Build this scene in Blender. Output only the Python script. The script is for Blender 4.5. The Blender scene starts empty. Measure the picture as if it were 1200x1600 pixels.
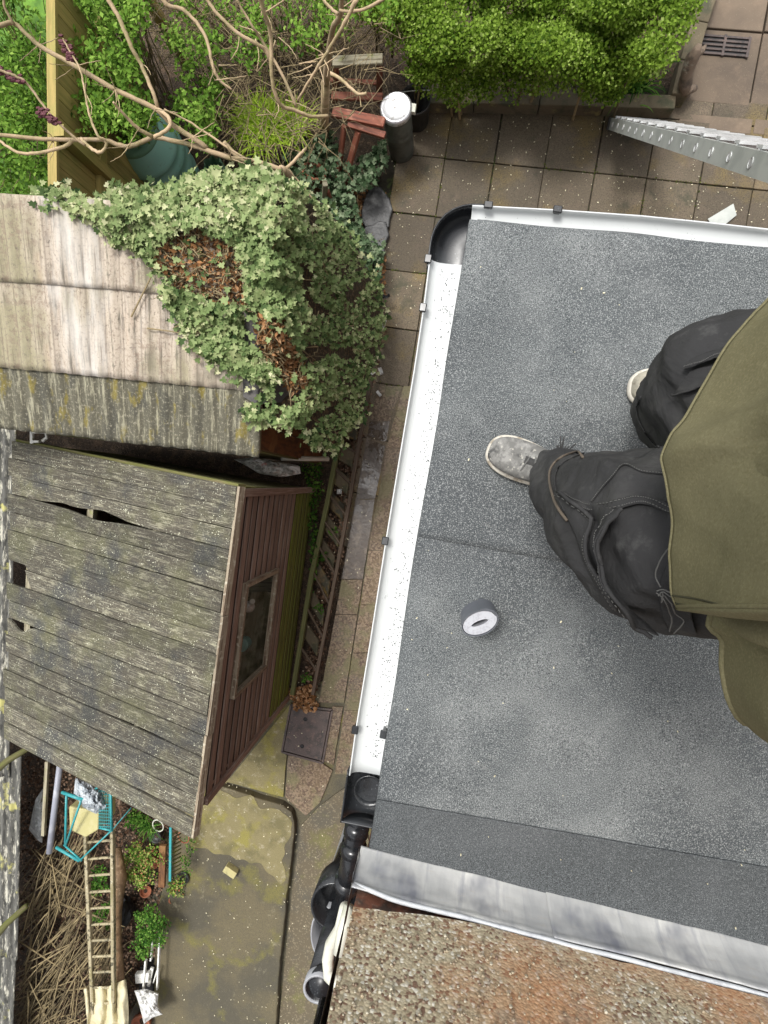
import bpy, math, random
import numpy as np
from mathutils import Vector, Matrix, noise
from mathutils.bvhtree import BVHTree
random.seed(7); rng = np.random.default_rng(7)
C = bpy.data.collections.new('Scene'); bpy.context.scene.collection.children.link(C)
scene = bpy.context.scene
PI = math.pi
# ---------------------------------------------------------------- camera
CAMZ = 5.2; FOC = 900.0
cd = bpy.data.cameras.new('camera'); cam = bpy.data.objects.new('camera', cd); C.objects.link(cam)
cd.sensor_width = 36; cd.sensor_fit = 'AUTO'; cd.lens = 36*FOC/1600; cd.clip_start = .01; cd.clip_end = 300
nad = Vector((100, 30, -FOC)).normalized()
RQ = nad.rotation_difference(Vector((0, 0, -1)))
cam.rotation_mode = 'QUATERNION'; cam.rotation_quaternion = RQ; cam.location = (0, 0, CAMZ)
scene.camera = cam
def P(u, v, z=0.0):
    "world point at height z seen at photo coordinate (u, v)"
    d = RQ @ Vector((u-600, -(v-800), -FOC))
    return Vector((0, 0, CAMZ)) + d*((z-CAMZ)/d.z)
# ---------------------------------------------------------------- light
SUN_EL = math.radians(70); SUN_AZ = math.radians(122)   # direction towards the sun, measured from +x
w = bpy.data.worlds.new('World'); scene.world = w; w.use_nodes = True
nt = w.node_tree; bg = nt.nodes['Background']
sky = nt.nodes.new('ShaderNodeTexSky'); sky.sky_type = 'NISHITA'; sky.sun_disc = False
sky.sun_elevation = SUN_EL; sky.sun_rotation = PI/2-SUN_AZ; sky.dust_density = 4; sky.air_density = 1.0; sky.ozone_density = 1
hs = nt.nodes.new('ShaderNodeHueSaturation'); hs.inputs['Saturation'].default_value = .12; hs.inputs['Value'].default_value = 1.0
nt.links.new(sky.outputs[0], hs.inputs['Color']); nt.links.new(hs.outputs[0], bg.inputs[0]); bg.inputs[1].default_value = .135
sl = bpy.data.lights.new('sun', 'SUN'); sl.energy = 1.6; sl.angle = math.radians(14); sl.color = (1, .97, .92)
so = bpy.data.objects.new('sun', sl); C.objects.link(so); so.location = (0, 0, 12)
sd = Vector((math.cos(SUN_EL)*math.cos(SUN_AZ), math.cos(SUN_EL)*math.sin(SUN_AZ), math.sin(SUN_EL)))
so.rotation_euler = sd.to_track_quat('Z', 'Y').to_euler()
scene.view_settings.view_transform = 'Standard'; scene.view_settings.look = 'None'
scene.view_settings.exposure = 0.8; scene.view_settings.gamma = 1
# ---------------------------------------------------------------- materials
def mat(name, base, rough=.75, layers=(), bumps=(), metal=0, rnd=0.0, coord='Object', spec=.5, wet=None, ramp=None, trans=0, coat=0, alpha=None):
    m = bpy.data.materials.new(name); m.use_nodes = True
    N = m.node_tree.nodes; L = m.node_tree.links
    b = N['Principled BSDF']; out = N['Material Output']
    tc = N.new('ShaderNodeTexCoord')
    def tex(l):
        mp = N.new('ShaderNodeMapping'); L.new(tc.outputs[l.get('co', coord)], mp.inputs[0])
        mp.inputs['Scale'].default_value = l.get('m', (1, 1, 1)); mp.inputs['Location'].default_value = l.get('loc', (0, 0, 0))
        mp.inputs['Rotation'].default_value = (0, 0, l.get('rot', 0))
        t = l.get('t', 'noise')
        if t == 'noise':
            x = N.new('ShaderNodeTexNoise'); x.inputs['Scale'].default_value = l['s']; x.inputs['Detail'].default_value = l.get('d', 5)
            x.inputs['Roughness'].default_value = l.get('r', .6); x.inputs['Distortion'].default_value = l.get('dist', 0); o = x.outputs[0]
        elif t == 'voronoi':
            x = N.new('ShaderNodeTexVoronoi'); x.inputs['Scale'].default_value = l['s']; o = x.outputs['Distance']
        elif t == 'cell':
            x = N.new('ShaderNodeTexVoronoi'); x.inputs['Scale'].default_value = l['s']
            sp = N.new('ShaderNodeSeparateColor'); L.new(x.outputs['Color'], sp.inputs[0]); o = sp.outputs[0]
        elif t == 'edge':
            x = N.new('ShaderNodeTexVoronoi'); x.feature = 'DISTANCE_TO_EDGE'; x.inputs['Scale'].default_value = l['s']; o = x.outputs['Distance']
        else:
            x = N.new('ShaderNodeTexWave'); x.inputs['Scale'].default_value = l['s']; x.inputs['Distortion'].default_value = l.get('dist', 2)
            x.inputs['Detail'].default_value = 3; o = x.outputs[0]
        L.new(mp.outputs[0], x.inputs['Vector'])
        return o
    def rng_(o, lo, hi):
        r = N.new('ShaderNodeMapRange'); r.inputs['From Min'].default_value = lo; r.inputs['From Max'].default_value = hi
        L.new(o, r.inputs['Value']); return r.outputs[0]
    if ramp:
        at = N.new('ShaderNodeAttribute'); at.attribute_name = 'rnd'
        cr = N.new('ShaderNodeValToRGB'); e = cr.color_ramp.elements
        for i, c in enumerate(ramp):
            p = i/(len(ramp)-1)
            x = e[0] if i == 0 else (e[len(e)-1] if i == len(ramp)-1 else e.new(p))
            x.position = p; x.color = (*c, 1)
        L.new(at.outputs['Fac'], cr.inputs[0]); col = cr.outputs[0]
    else:
        rgb = N.new('ShaderNodeRGB'); rgb.outputs[0].default_value = (*base, 1); col = rgb.outputs[0]
    for l in layers:
        f = rng_(tex(l), l['lo'], l['hi'])
        if 'mask' in l:      # second noise gates the first
            f2 = rng_(tex(l['mask']), l['mask']['lo'], l['mask']['hi'])
            mm = N.new('ShaderNodeMath'); mm.operation = 'MULTIPLY'; L.new(f, mm.inputs[0]); L.new(f2, mm.inputs[1]); f = mm.outputs[0]
        if l.get('f', 1) != 1:
            mm = N.new('ShaderNodeMath'); mm.operation = 'MULTIPLY'; L.new(f, mm.inputs[0]); mm.inputs[1].default_value = l['f']; f = mm.outputs[0]
        mx = N.new('ShaderNodeMix'); mx.data_type = 'RGBA'; mx.blend_type = l.get('mode', 'MIX')
        L.new(f, mx.inputs[0]); L.new(col, mx.inputs[6]); mx.inputs[7].default_value = (*l['c'], 1); col = mx.outputs[2]
    if rnd:
        at = N.new('ShaderNodeAttribute'); at.attribute_name = 'rnd'
        r = N.new('ShaderNodeMapRange'); r.inputs['To Min'].default_value = 1-rnd; r.inputs['To Max'].default_value = 1+rnd
        L.new(at.outputs['Fac'], r.inputs['Value'])
        mx = N.new('ShaderNodeVectorMath'); mx.operation = 'SCALE'; L.new(col, mx.inputs[0]); L.new(r.outputs[0], mx.inputs['Scale']); col = mx.outputs[0]
    L.new(col, b.inputs['Base Color'])
    b.inputs['Roughness'].default_value = rough; b.inputs['Metallic'].default_value = metal
    b.inputs['Specular IOR Level'].default_value = spec
    b.inputs['Coat Weight'].default_value = coat
    if alpha is not None: b.inputs['Alpha'].default_value = alpha
    if wet:
        f = rng_(tex(wet), wet['lo'], wet['hi']); r = N.new('ShaderNodeMapRange')
        r.inputs['To Min'].default_value = rough; r.inputs['To Max'].default_value = wet['rough']; L.new(f, r.inputs['Value'])
        L.new(r.outputs[0], b.inputs['Roughness'])
    prev = None
    for l in bumps:
        bp = N.new('ShaderNodeBump'); bp.inputs['Strength'].default_value = l.get('str', .5); bp.inputs['Distance'].default_value = l.get('dst', .003)
        bp.invert = l.get('inv', False)
        L.new(tex(l), bp.inputs['Height'])
        if prev: L.new(prev, bp.inputs['Normal'])
        prev = bp.outputs[0]
    if prev: L.new(prev, b.inputs['Normal'])
    if trans:
        tr = N.new('ShaderNodeBsdfTranslucent'); L.new(col, tr.inputs[0])
        ms = N.new('ShaderNodeMixShader'); ms.inputs[0].default_value = trans
        L.new(b.outputs[0], ms.inputs[1]); L.new(tr.outputs[0], ms.inputs[2]); L.new(ms.outputs[0], out.inputs[0])
    return m
M = {}
# roofing felt: granule speckle + soft dusty clouds
gran = [dict(s=360, d=2, lo=.5, hi=.68, c=(.38, .395, .39), f=.75), dict(s=420, d=2, lo=.5, hi=.36, c=(.02, .025, .028), f=.9, loc=(3, 1, 0))]
M['felt'] = mat('felt', (.095, .104, .108), .9, [
    dict(s=2.2, d=6, lo=.45, hi=.62, c=(.2, .21, .21), f=.8), dict(s=1.5, d=6, lo=.5, hi=.36, c=(.055, .06, .065), f=.7, loc=(5, 2, 0)),
    dict(s=14, d=8, r=.75, lo=.6, hi=.74, c=(.4, .39, .37), f=.55, mask=dict(s=2.6, d=4, lo=.48, hi=.6))] + gran,
    [dict(s=330, d=2, str=.6, dst=.002)], spec=.3)
M['felt_dark'] = mat('felt_dark', (.066, .072, .075), .9, [dict(s=3, d=6, lo=.5, hi=.75, c=(.11, .115, .12), f=.7),
    dict(s=360, d=2, lo=.5, hi=.68, c=(.2, .215, .218), f=.7), dict(s=420, d=2, lo=.5, hi=.36, c=(.01, .01, .012), f=.8)], [dict(s=330, d=2, str=.6, dst=.002)], spec=.3)
M['white_pvc'] = mat('white_pvc', (.58, .6, .6), .6, [dict(t='voronoi', s=110, lo=.13, hi=.07, c=(.05, .05, .05), mask=dict(s=9, d=3, lo=.52, hi=.7)),
    dict(s=4, d=5, lo=.5, hi=.75, c=(.52, .545, .55), f=.7)], spec=.5)
M['black_pvc'] = mat('black_pvc', (.012, .013, .015), .2, [dict(s=7, d=5, lo=.5, hi=.7, c=(.05, .055, .06), f=.6),
    dict(t='voronoi', s=90, lo=.2, hi=.05, c=(.12, .13, .14), mask=dict(s=12, d=3, lo=.5, hi=.6))], spec=.6,
    wet=dict(s=9, d=4, lo=.4, hi=.65, rough=.38))
M['grey_pvc'] = mat('grey_pvc', (.3, .31, .33), .35, [dict(s=6, lo=.5, hi=.7, c=(.18, .2, .23), f=.6)])
M['cream_pvc'] = mat('cream_pvc', (.6, .6, .52), .4, [dict(s=9, lo=.5, hi=.7, c=(.42, .43, .33), f=.7)])
M['lead'] = mat('lead', (.46, .465, .465), .42, [
    dict(s=5, m=(1, .25, 1), co='UV', d=7, lo=.42, hi=.62, c=(.78, .77, .73), f=.85),
    dict(s=26, m=(1.2, .12, 1), co='UV', d=6, lo=.54, hi=.68, c=(.3, .31, .35), f=.7),
    dict(s=3.1, m=(1, .5, 1), co='UV', d=5, lo=.58, hi=.68, c=(.13, .14, .19), f=.75, loc=(2.7, .4, 0)),
    dict(s=30, m=(.4, 2, 1), co='UV', d=7, r=.7, lo=.58, hi=.72, c=(.5, .45, .38), f=.6)],
    [dict(s=9, co='UV', d=4, str=.2, dst=.008), dict(s=60, co='UV', d=4, str=.2, dst=.002)], metal=.2)
def pebbles(name, base, layers):
    return mat(name, base, .85, layers, [dict(t='voronoi', s=150, str=.6, dst=.002, inv=True), dict(s=40, d=4, str=.5, dst=.004)])
M['pebbledash'] = pebbles('pebbledash', (.5, .43, .3), [
    dict(t='cell', s=150, lo=.55, hi=.62, c=(.36, .3, .2)), dict(t='cell', s=150, lo=.85, hi=.9, c=(.72, .68, .58)), dict(t='cell', s=150, lo=.2, hi=.14, c=(.2, .12, .08)),
    dict(t='voronoi', s=150, lo=.5, hi=.85, c=(.26, .22, .15), f=.4),
    dict(s=2.6, d=5, lo=.46, hi=.62, c=(.5, .25, .12), f=.75, loc=(1.3, 0, .6)), dict(s=7, d=5, lo=.55, hi=.7, c=(.23, .22, .19), f=.6)])
M['old_brick'] = mat('old_brick', (.25, .1, .06), .9, [dict(s=25, d=6, lo=.45, hi=.6, c=(.09, .06, .045)), dict(s=60, d=5, lo=.55, hi=.7, c=(.34, .25, .18), f=.7)], [dict(s=50, str=.6, dst=.004)])
speck = lambda s=160, c=(.42, .37, .26): dict(t='voronoi', s=s, lo=.24, hi=.14, c=c, f=.55, mask=dict(s=40, d=3, lo=.5, hi=.62))
M['paving'] = mat('paving', (.12, .094, .06), .75, [
    dict(s=1.5, d=6, lo=.42, hi=.64, c=(.085, .065, .043), f=.8), dict(s=6, d=8, r=.7, lo=.5, hi=.68, c=(.16, .12, .082), f=.7),
    dict(s=2.2, d=7, lo=.52, hi=.64, c=(.19, .135, .04), f=.6, loc=(4, 3, 0)), dict(s=90, d=4, lo=.5, hi=.38, c=(.05, .038, .026), f=.7),
    speck(110), speck(60, (.3, .27, .17)), dict(s=3.3, d=8, r=.7, lo=.56, hi=.66, c=(.045, .045, .025), f=.8, loc=(9, 4, 0))], [dict(s=120, d=4, str=.7, dst=.004)], rnd=.3)
M['mossy_paving'] = mat('mossy_paving', (.15, .105, .05), .7, [dict(s=5, d=7, lo=.45, hi=.6, c=(.26, .17, .04)), dict(s=9, d=7, lo=.5, hi=.62, c=(.06, .055, .035), loc=(2, 0, 0)), speck(110)], [dict(s=90, str=.6, dst=.004)], rnd=.2)
M['aggregate'] = mat('aggregate', (.115, .078, .042), .6, [
    dict(s=2.5, d=6, lo=.45, hi=.6, c=(.12, .095, .07), f=.7), dict(t='cell', s=75, lo=.6, hi=.7, c=(.22, .16, .105), f=.7), dict(t='cell', s=75, lo=.25, hi=.15, c=(.07, .04, .026), f=.8),
    dict(s=4, d=6, lo=.5, hi=.6, c=(.13, .12, .05), f=.7, loc=(1, 7, 0)), speck(90)], [dict(t='voronoi', s=75, str=.6, dst=.003)], rnd=.18)
M['wet_concrete'] = mat('wet_concrete', (.08, .062, .048), .4, [dict(s=9, d=8, r=.7, lo=.5, hi=.6, c=(.15, .12, .09)), dict(s=30, d=5, lo=.55, hi=.7, c=(.04, .03, .02))],
    [dict(s=26, d=3, str=.35, dst=.006)], wet=dict(s=7, d=5, lo=.47, hi=.53, rough=.06), rnd=.1)
M['concrete'] = mat('concrete', (.11, .095, .055), .8, [
    dict(s=2.4, d=7, r=.65, lo=.46, hi=.62, c=(.065, .06, .045), f=.9), dict(s=3.2, d=7, lo=.54, hi=.66, c=(.2, .17, .02), f=.75, loc=(2, 2, 0)),
    dict(s=14, d=8, r=.75, lo=.57, hi=.66, c=(.27, .24, .15), f=.6), speck(120), dict(s=120, d=3, lo=.5, hi=.4, c=(.05, .045, .03), f=.6)], [dict(s=60, d=6, str=.5, dst=.004)], rnd=.1)
M['moss_concrete'] = mat('moss_concrete', (.2, .17, .08), .8, [
    dict(s=4, d=7, r=.65, lo=.5, hi=.6, c=(.24, .215, .035), f=.7), dict(s=5, d=7, lo=.5, hi=.62, c=(.12, .105, .045), f=.8, loc=(2, 2, 0)),
    dict(s=11, d=8, r=.75, lo=.55, hi=.66, c=(.4, .36, .26), f=.7), speck(120), dict(s=150, d=3, lo=.5, hi=.4, c=(.08, .07, .03), f=.5)], [dict(s=60, d=6, str=.5, dst=.005)])
M['kerb'] = mat('kerb', (.13, .105, .065), .85, [dict(s=7, d=6, lo=.5, hi=.64, c=(.07, .07, .04)), dict(s=5, d=6, lo=.58, hi=.68, c=(.35, .3, .11), f=.8, loc=(3, 1, 0)), speck(110)], [dict(s=70, str=.6, dst=.004)], rnd=.15)
M['soil'] = mat('soil', (.05, .034, .022), .95, [dict(s=14, d=8, lo=.5, hi=.6, c=(.1, .065, .04)), dict(s=70, d=4, lo=.58, hi=.66, c=(.2, .14, .09)), dict(s=90, d=4, lo=.45, hi=.35, c=(.012, .01, .008))], [dict(s=50, d=6, str=1, dst=.02)])
M['joint'] = mat('joint', (.03, .025, .016), .95, [dict(s=12, d=6, lo=.52, hi=.62, c=(.06, .08, .02))], [dict(s=60, str=.8, dst=.01)])
M['lawn'] = mat('lawn', (.07, .16, .02), .9, [dict(s=6, d=6, lo=.45, hi=.6, c=(.14, .28, .03))])
g = dict(co='UV')
M['roof_board'] = mat('roof_board', (.075, .066, .048), .9, [
    dict(g, s=9, m=(.5, 7, 1), d=8, r=.7, lo=.5, hi=.64, c=(.055, .052, .042)), dict(g, s=22, m=(.3, 7, 1), d=6, lo=.56, hi=.66, c=(.36, .34, .26), f=.85),
    dict(s=3, d=6, lo=.48, hi=.62, c=(.115, .115, .055), f=.55), dict(g, s=7, m=(1, 3, 1), d=9, r=.78, lo=.53, hi=.62, c=(.3, .285, .2), f=.7, loc=(3, 3, 0)),
    dict(s=2.5, d=6, lo=.52, hi=.64, c=(.04, .042, .045), f=.75, loc=(7, 3, 0)), dict(t='voronoi', s=60, lo=.26, hi=.17, c=(.55, .55, .42), mask=dict(s=14, d=3, lo=.52, hi=.6)),
    dict(s=85, d=5, r=.7, lo=.56, hi=.66, c=(.38, .37, .28), f=.6), dict(g, s=30, m=(.15, 6, 1), d=4, lo=.44, hi=.36, c=(.018, .016, .013), f=.8)],
    [dict(g, s=14, m=(.2, 8, 1), d=6, str=.8, dst=.006), dict(s=90, str=.5, dst=.003)], rnd=.28)
M['cladding'] = mat('cladding', (.21, .145, .115), .8, [
    dict(g, s=12, m=(.2, 6, 1), d=7, lo=.48, hi=.62, c=(.36, .285, .24), f=.85), dict(g, s=24, m=(.15, 8, 1), d=6, lo=.55, hi=.66, c=(.1, .055, .04), f=.7),
    dict(s=5, d=6, lo=.55, hi=.7, c=(.3, .24, .19), f=.5)], [dict(g, s=20, m=(.1, 8, 1), d=5, str=.6, dst=.004)], rnd=.22)
M['green_cladding'] = mat('green_cladding', (.16, .17, .04), .85, [
    dict(g, s=12, m=(.2, 6, 1), d=7, lo=.48, hi=.62, c=(.22, .28, .02), f=.9), dict(g, s=20, m=(.2, 6, 1), d=6, lo=.54, hi=.66, c=(.09, .06, .035), f=.9)], [dict(g, s=20, m=(.1, 8, 1), d=5, str=.6, dst=.004)], rnd=.2)
M['trim'] = mat('trim', (.28, .235, .17), .85, [dict(g, s=12, m=(.3, 6, 1), d=7, lo=.48, hi=.62, c=(.12, .08, .05)), dict(s=30, d=6, lo=.55, hi=.65, c=(.45, .42, .33), f=.7)], [dict(s=70, str=.5, dst=.003)], rnd=.2)
M['moss_wood'] = mat('moss_wood', (.11, .105, .035), .85, [dict(g, s=8, m=(.3, 5, 1), d=7, lo=.45, hi=.6, c=(.13, .15, .02)), dict(g, s=16, m=(.3, 6, 1), d=6, lo=.52, hi=.62, c=(.17, .13, .08), f=.8)], [dict(s=60, str=.6, dst=.004)], rnd=.25)
M['ladder_wood'] = mat('ladder_wood', (.36, .31, .2), .8, [dict(g, s=10, m=(.3, 6, 1), d=7, lo=.48, hi=.6, c=(.22, .19, .09)), dict(s=25, d=6, lo=.54, hi=.62, c=(.07, .06, .035)), dict(s=40, d=6, lo=.6, hi=.68, c=(.6, .56, .42), f=.8)], [dict(s=70, str=.5, dst=.003)], rnd=.15)
M['red_wood'] = mat('red_wood', (.23, .075, .045), .75, [dict(g, s=9, m=(.4, 6, 1), d=7, lo=.48, hi=.62, c=(.12, .045, .03)), dict(s=20, d=6, lo=.57, hi=.66, c=(.35, .17, .11), f=.7)], [dict(s=60, str=.4, dst=.003)], rnd=.2)
M['orange_wood'] = mat('orange_wood', (.2, .085, .03), .8, [dict(g, s=6, m=(1, 5, 1), d=6, lo=.45, hi=.6, c=(.1, .045, .02)), dict(s=5, lo=.55, hi=.65, c=(.27, .14, .05))], [dict(s=50, str=.4, dst=.003)], rnd=.2)
M['rail_dark'] = mat('rail_dark', (.075, .05, .035), .8, [dict(g, s=12, m=(.2, 6, 1), d=7, lo=.5, hi=.62, c=(.13, .1, .06))])
M['rail_moss'] = mat('rail_moss', (.1, .11, .035), .8, [dict(g, s=12, m=(.2, 6, 1), d=7, lo=.5, hi=.62, c=(.18, .18, .07))])
M['fence_wood'] = mat('fence_wood', (.36, .27, .085), .8, [dict(g, s=9, m=(.4, 6, 1), d=6, lo=.45, hi=.6, c=(.26, .21, .06)), dict(s=3, d=5, lo=.5, hi=.65, c=(.24, .24, .06), f=.7)], [dict(s=60, str=.4, dst=.003)], rnd=.18)
M['old_wood'] = mat('old_wood', (.3, .27, .19), .85, [dict(g, s=10, m=(.3, 6, 1), d=7, lo=.48, hi=.6, c=(.12, .1, .06)), dict(s=20, lo=.56, hi=.66, c=(.22, .24, .08), f=.8)], [dict(s=60, str=.5, dst=.003)], rnd=.2)
corr_l = lambda dk: [dict(g, s=5, m=(5, .8, 1), d=8, r=.75, lo=.5, hi=.6, c=(.3, .26, .22), f=.8), dict(g, s=9, m=(6, .5, 1), d=7, r=.7, lo=.54, hi=.62, c=(.13, .12, .09), f=.85),
    dict(g, s=2.2, m=(2, .6, 1), d=5, lo=.56, hi=.66, c=(.5, .36, .26), f=.6), dict(g, s=1.6, m=(1.5, .8, 1), d=6, lo=.46, hi=.6, c=(.27, .25, .14), f=.7, loc=(3, 2, 0)),
    dict(g, s=60, d=7, r=.75, lo=.53, hi=.62, c=(.2, .16, .13), f=.75), dict(g, s=34, m=(1.2, .8, 1), d=5, r=.7, lo=.58, hi=.66, c=(.09, .075, .06), f=.7), dict(g, t='wave', s=2.9, m=(1, .05, 1), dist=2.2, lo=.96, hi=.998, c=(.1, .08, .06), f=.42), dict(g, s=24, d=8, r=.8, lo=.5, hi=.56, c=(.22, .16, .12), f=.65, mask=dict(g, s=2.4, m=(1, .7, 1), d=4, lo=.45, hi=.58)), dict(g, s=1.3, m=(2.2, .25, 1), d=4, lo=.55, hi=.63, c=(.4, .25, .14), f=.5, loc=(4, 8, 0)), dict(g, s=1.8, m=(2, .4, 1), d=4, lo=.55, hi=.65, c=(.62, .6, .56), f=.6, loc=(14, 3, 0)), dict(g, s=60, m=(1, .05, 1), d=3, lo=.6, hi=.68, c=(.14, .1, .07), f=.5), dict(g, s=3.3, m=(1, .35, 1), d=6, lo=.55, hi=.66, c=(.2, .18, .13), f=.75, loc=(9, 1, 0))]
M['sheet'] = mat('sheet', (.47, .4, .32), .85, corr_l(0), [dict(s=60, d=5, str=.6, dst=.004)])
M['sheet_mossy'] = mat('sheet_mossy', (.1, .093, .065), .9, [dict(g, s=7, m=(6, .6, 1), d=8, r=.75, lo=.52, hi=.6, c=(.36, .34, .24), f=.85), dict(g, s=3, m=(3, 1, 1), d=6, lo=.5, hi=.6, c=(.06, .058, .045), f=.85),
    dict(g, s=4, m=(3, 1.2, 1), d=7, lo=.56, hi=.64, c=(.2, .16, .03), f=.8, loc=(2, 5, 0)), dict(g, s=60, d=7, r=.75, lo=.54, hi=.62, c=(.4, .37, .28), f=.6)], [dict(s=60, d=6, str=.9, dst=.006)])
M['dark_sheet'] = mat('dark_sheet', (.1, .098, .088), .9, [dict(g, s=5, m=(5, .7, 1), d=8, r=.75, lo=.52, hi=.58, c=(.55, .53, .44), f=.9), dict(g, s=9, m=(4, 1, 1), d=7, lo=.5, hi=.6, c=(.05, .05, .045)), dict(s=4, d=5, lo=.6, hi=.66, c=(.4, .38, .14))], [dict(s=60, d=6, str=.9, dst=.006)])
M['blue_felt'] = mat('blue_felt', (.25, .33, .33), .9, [dict(s=20, d=6, lo=.5, hi=.65, c=(.17, .22, .22))], [dict(s=90, str=.5, dst=.003)])
M['roof_felt_old'] = mat('roof_felt_old', (.085, .08, .08), .85, [dict(s=12, d=6, lo=.5, hi=.65, c=(.14, .13, .12))], [dict(s=60, str=.5, dst=.004)])
M['alu'] = mat('alu', (.75, .76, .76), .35, [dict(s=8, d=6, lo=.45, hi=.65, c=(.42, .43, .42), f=.8)], [dict(s=90, d=4, str=.12, dst=.002)], metal=.4)
M['alu_dull'] = mat('alu_dull', (.44, .46, .43), .5, [dict(s=8, d=6, lo=.45, hi=.65, c=(.34, .36, .34), f=.8)], metal=.25)
M['black'] = mat('black', (.008, .008, .009), .6)
M['iron'] = mat('iron', (.09, .068, .062), .65, [dict(s=12, d=7, lo=.48, hi=.6, c=(.05, .042, .04)), dict(s=25, d=6, lo=.55, hi=.65, c=(.15, .1, .085), f=.7), speck(90)], [dict(s=60, str=.6, dst=.003), dict(t='voronoi', s=60, str=.4, dst=.002)], metal=.2)
M['bin_metal'] = mat('bin_metal', (.13, .14, .125), .5, [dict(s=9, d=6, lo=.45, hi=.65, c=(.07, .075, .065))], metal=.3)
M['lid_metal'] = mat('lid_metal', (.6, .6, .62), .3, [dict(s=30, d=6, lo=.56, hi=.64, c=(.22, .2, .17), f=.8)], metal=.6)
M['teal_plastic'] = mat('teal_plastic', (.3, .55, .48), .5, [dict(s=7, d=6, lo=.5, hi=.65, c=(.34, .56, .48), f=.7), dict(s=30, lo=.6, hi=.7, c=(.25, .33, .27), f=.6)])
M['pale_green'] = mat('pale_green', (.14, .26, .17), .6, [dict(s=6, d=6, lo=.5, hi=.65, c=(.22, .34, .2), f=.7)], [dict(s=12, str=.5, dst=.02)])
M['teal_metal'] = mat('teal_metal', (.03, .28, .3), .4, [dict(s=30, lo=.56, hi=.66, c=(.12, .3, .28), f=.7)])
M['khaki_box'] = mat('khaki_box', (.42, .38, .17), .6, [dict(s=9, d=5, lo=.5, hi=.65, c=(.5, .46, .26), f=.7)])
M['grey_pipe'] = mat('grey_pipe', (.27, .28, .33), .45, [dict(s=9, m=(1, 1, .2), lo=.5, hi=.65, c=(.45, .46, .5), f=.7)])
M['film'] = mat('film', (.5, .52, .52), .25, [dict(s=12, d=6, lo=.5, hi=.6, c=(.75, .78, .8)), dict(s=7, d=5, lo=.55, hi=.65, c=(.2, .2, .18), f=.7)], [dict(s=18, d=5, str=.8, dst=.02)], alpha=.8)
M['bag'] = mat('bag', (.5, .5, .48), .4, [dict(s=14, d=6, lo=.5, hi=.58, c=(.22, .22, .2)), dict(s=9, lo=.62, hi=.66, c=(.4, .12, .09), f=.7)], [dict(s=22, d=6, str=.8, dst=.02)])
M['white_bag'] = mat('white_bag', (.7, .7, .68), .45, [dict(s=14, d=6, lo=.5, hi=.62, c=(.42, .42, .4))], [dict(s=22, d=6, str=.8, dst=.02)])
M['canvas'] = mat('canvas', (.6, .54, .36), .7, [dict(s=9, d=6, lo=.5, hi=.65, c=(.4, .35, .2), f=.8)], [dict(s=40, d=6, str=.5, dst=.01)])
M['terracotta'] = mat('terracotta', (.34, .12, .06), .8, [dict(s=14, lo=.5, hi=.65, c=(.2, .085, .05))], [dict(s=60, str=.3, dst=.002)])
M['white_plastic'] = mat('white_plastic', (.72, .72, .68), .45, [dict(s=14, d=6, lo=.52, hi=.64, c=(.35, .33, .25), f=.8)])
M['blue_plastic'] = mat('blue_plastic', (.01, .12, .36), .35)
M['bark'] = mat('bark', (.42, .31, .19), .85, [dict(s=12, d=6, lo=.45, hi=.6, c=(.27, .22, .11), f=.9), dict(s=50, d=5, lo=.56, hi=.66, c=(.42, .33, .24), f=.6)], [dict(s=60, d=5, str=.6, dst=.004)], rnd=.15)
M['twig'] = mat('twig', (.22, .17, .09), .85, [dict(s=14, lo=.5, hi=.62, c=(.12, .09, .05))], rnd=.5)
M['straw'] = mat('straw', (.2, .155, .08), .85, [dict(s=14, lo=.5, hi=.62, c=(.1, .075, .04))], rnd=.5)
M['stone'] = mat('stone', (.2, .15, .11), .85, [dict(s=12, d=6, lo=.5, hi=.62, c=(.09, .07, .055)), dict(s=9, lo=.6, hi=.68, c=(.38, .36, .3))], [dict(s=30, d=6, str=.8, dst=.01)], rnd=.2)
M['slate'] = mat('slate', (.035, .035, .036), .45, [dict(s=14, d=6, lo=.5, hi=.62, c=(.07, .07, .07))], [dict(s=25, d=6, str=.8, dst=.01)])
M['brickcut'] = mat('brickcut', (.4, .36, .17), .85, [dict(s=25, d=6, lo=.5, hi=.62, c=(.27, .24, .12))], [dict(s=70, str=.6, dst=.003)])
M['glass'] = mat('glass', (.035, .04, .03), .06, [dict(s=9, d=6, lo=.5, hi=.65, c=(.09, .1, .06), f=.7)], spec=.5, alpha=.1)
M['dirty_paper'] = mat('dirty_paper', (.42, .36, .24), .8, [dict(s=8, d=6, lo=.45, hi=.6, c=(.2, .17, .09))])
M['cloth'] = mat('cloth', (.034, .034, .035), .95, [dict(s=5, d=6, lo=.48, hi=.68, c=(.075, .074, .071), f=.9), dict(s=26, d=7, r=.7, lo=.58, hi=.7, c=(.085, .085, .083), f=.5)],
    [dict(s=7, d=5, str=.5, dst=.03, dist=.6), dict(s=900, d=2, str=.25, dst=.001)], spec=.2)
M['seam_brown'] = mat('seam_brown', (.1, .08, .06), .9)
M['stitch'] = mat('stitch', (.11, .11, .105), .9)
M['fleece'] = mat('fleece', (.15, .137, .078), .95, [dict(s=5, d=5, lo=.45, hi=.65, c=(.185, .17, .1), f=.7), dict(s=420, d=3, lo=.5, hi=.64, c=(.26, .235, .14), f=.35), dict(s=380, d=3, lo=.48, hi=.36, c=(.12, .105, .05), f=.4)],
    [dict(s=4, d=4, str=.3, dst=.03), dict(s=420, d=3, str=.2, dst=.001)], spec=.15)
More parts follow.
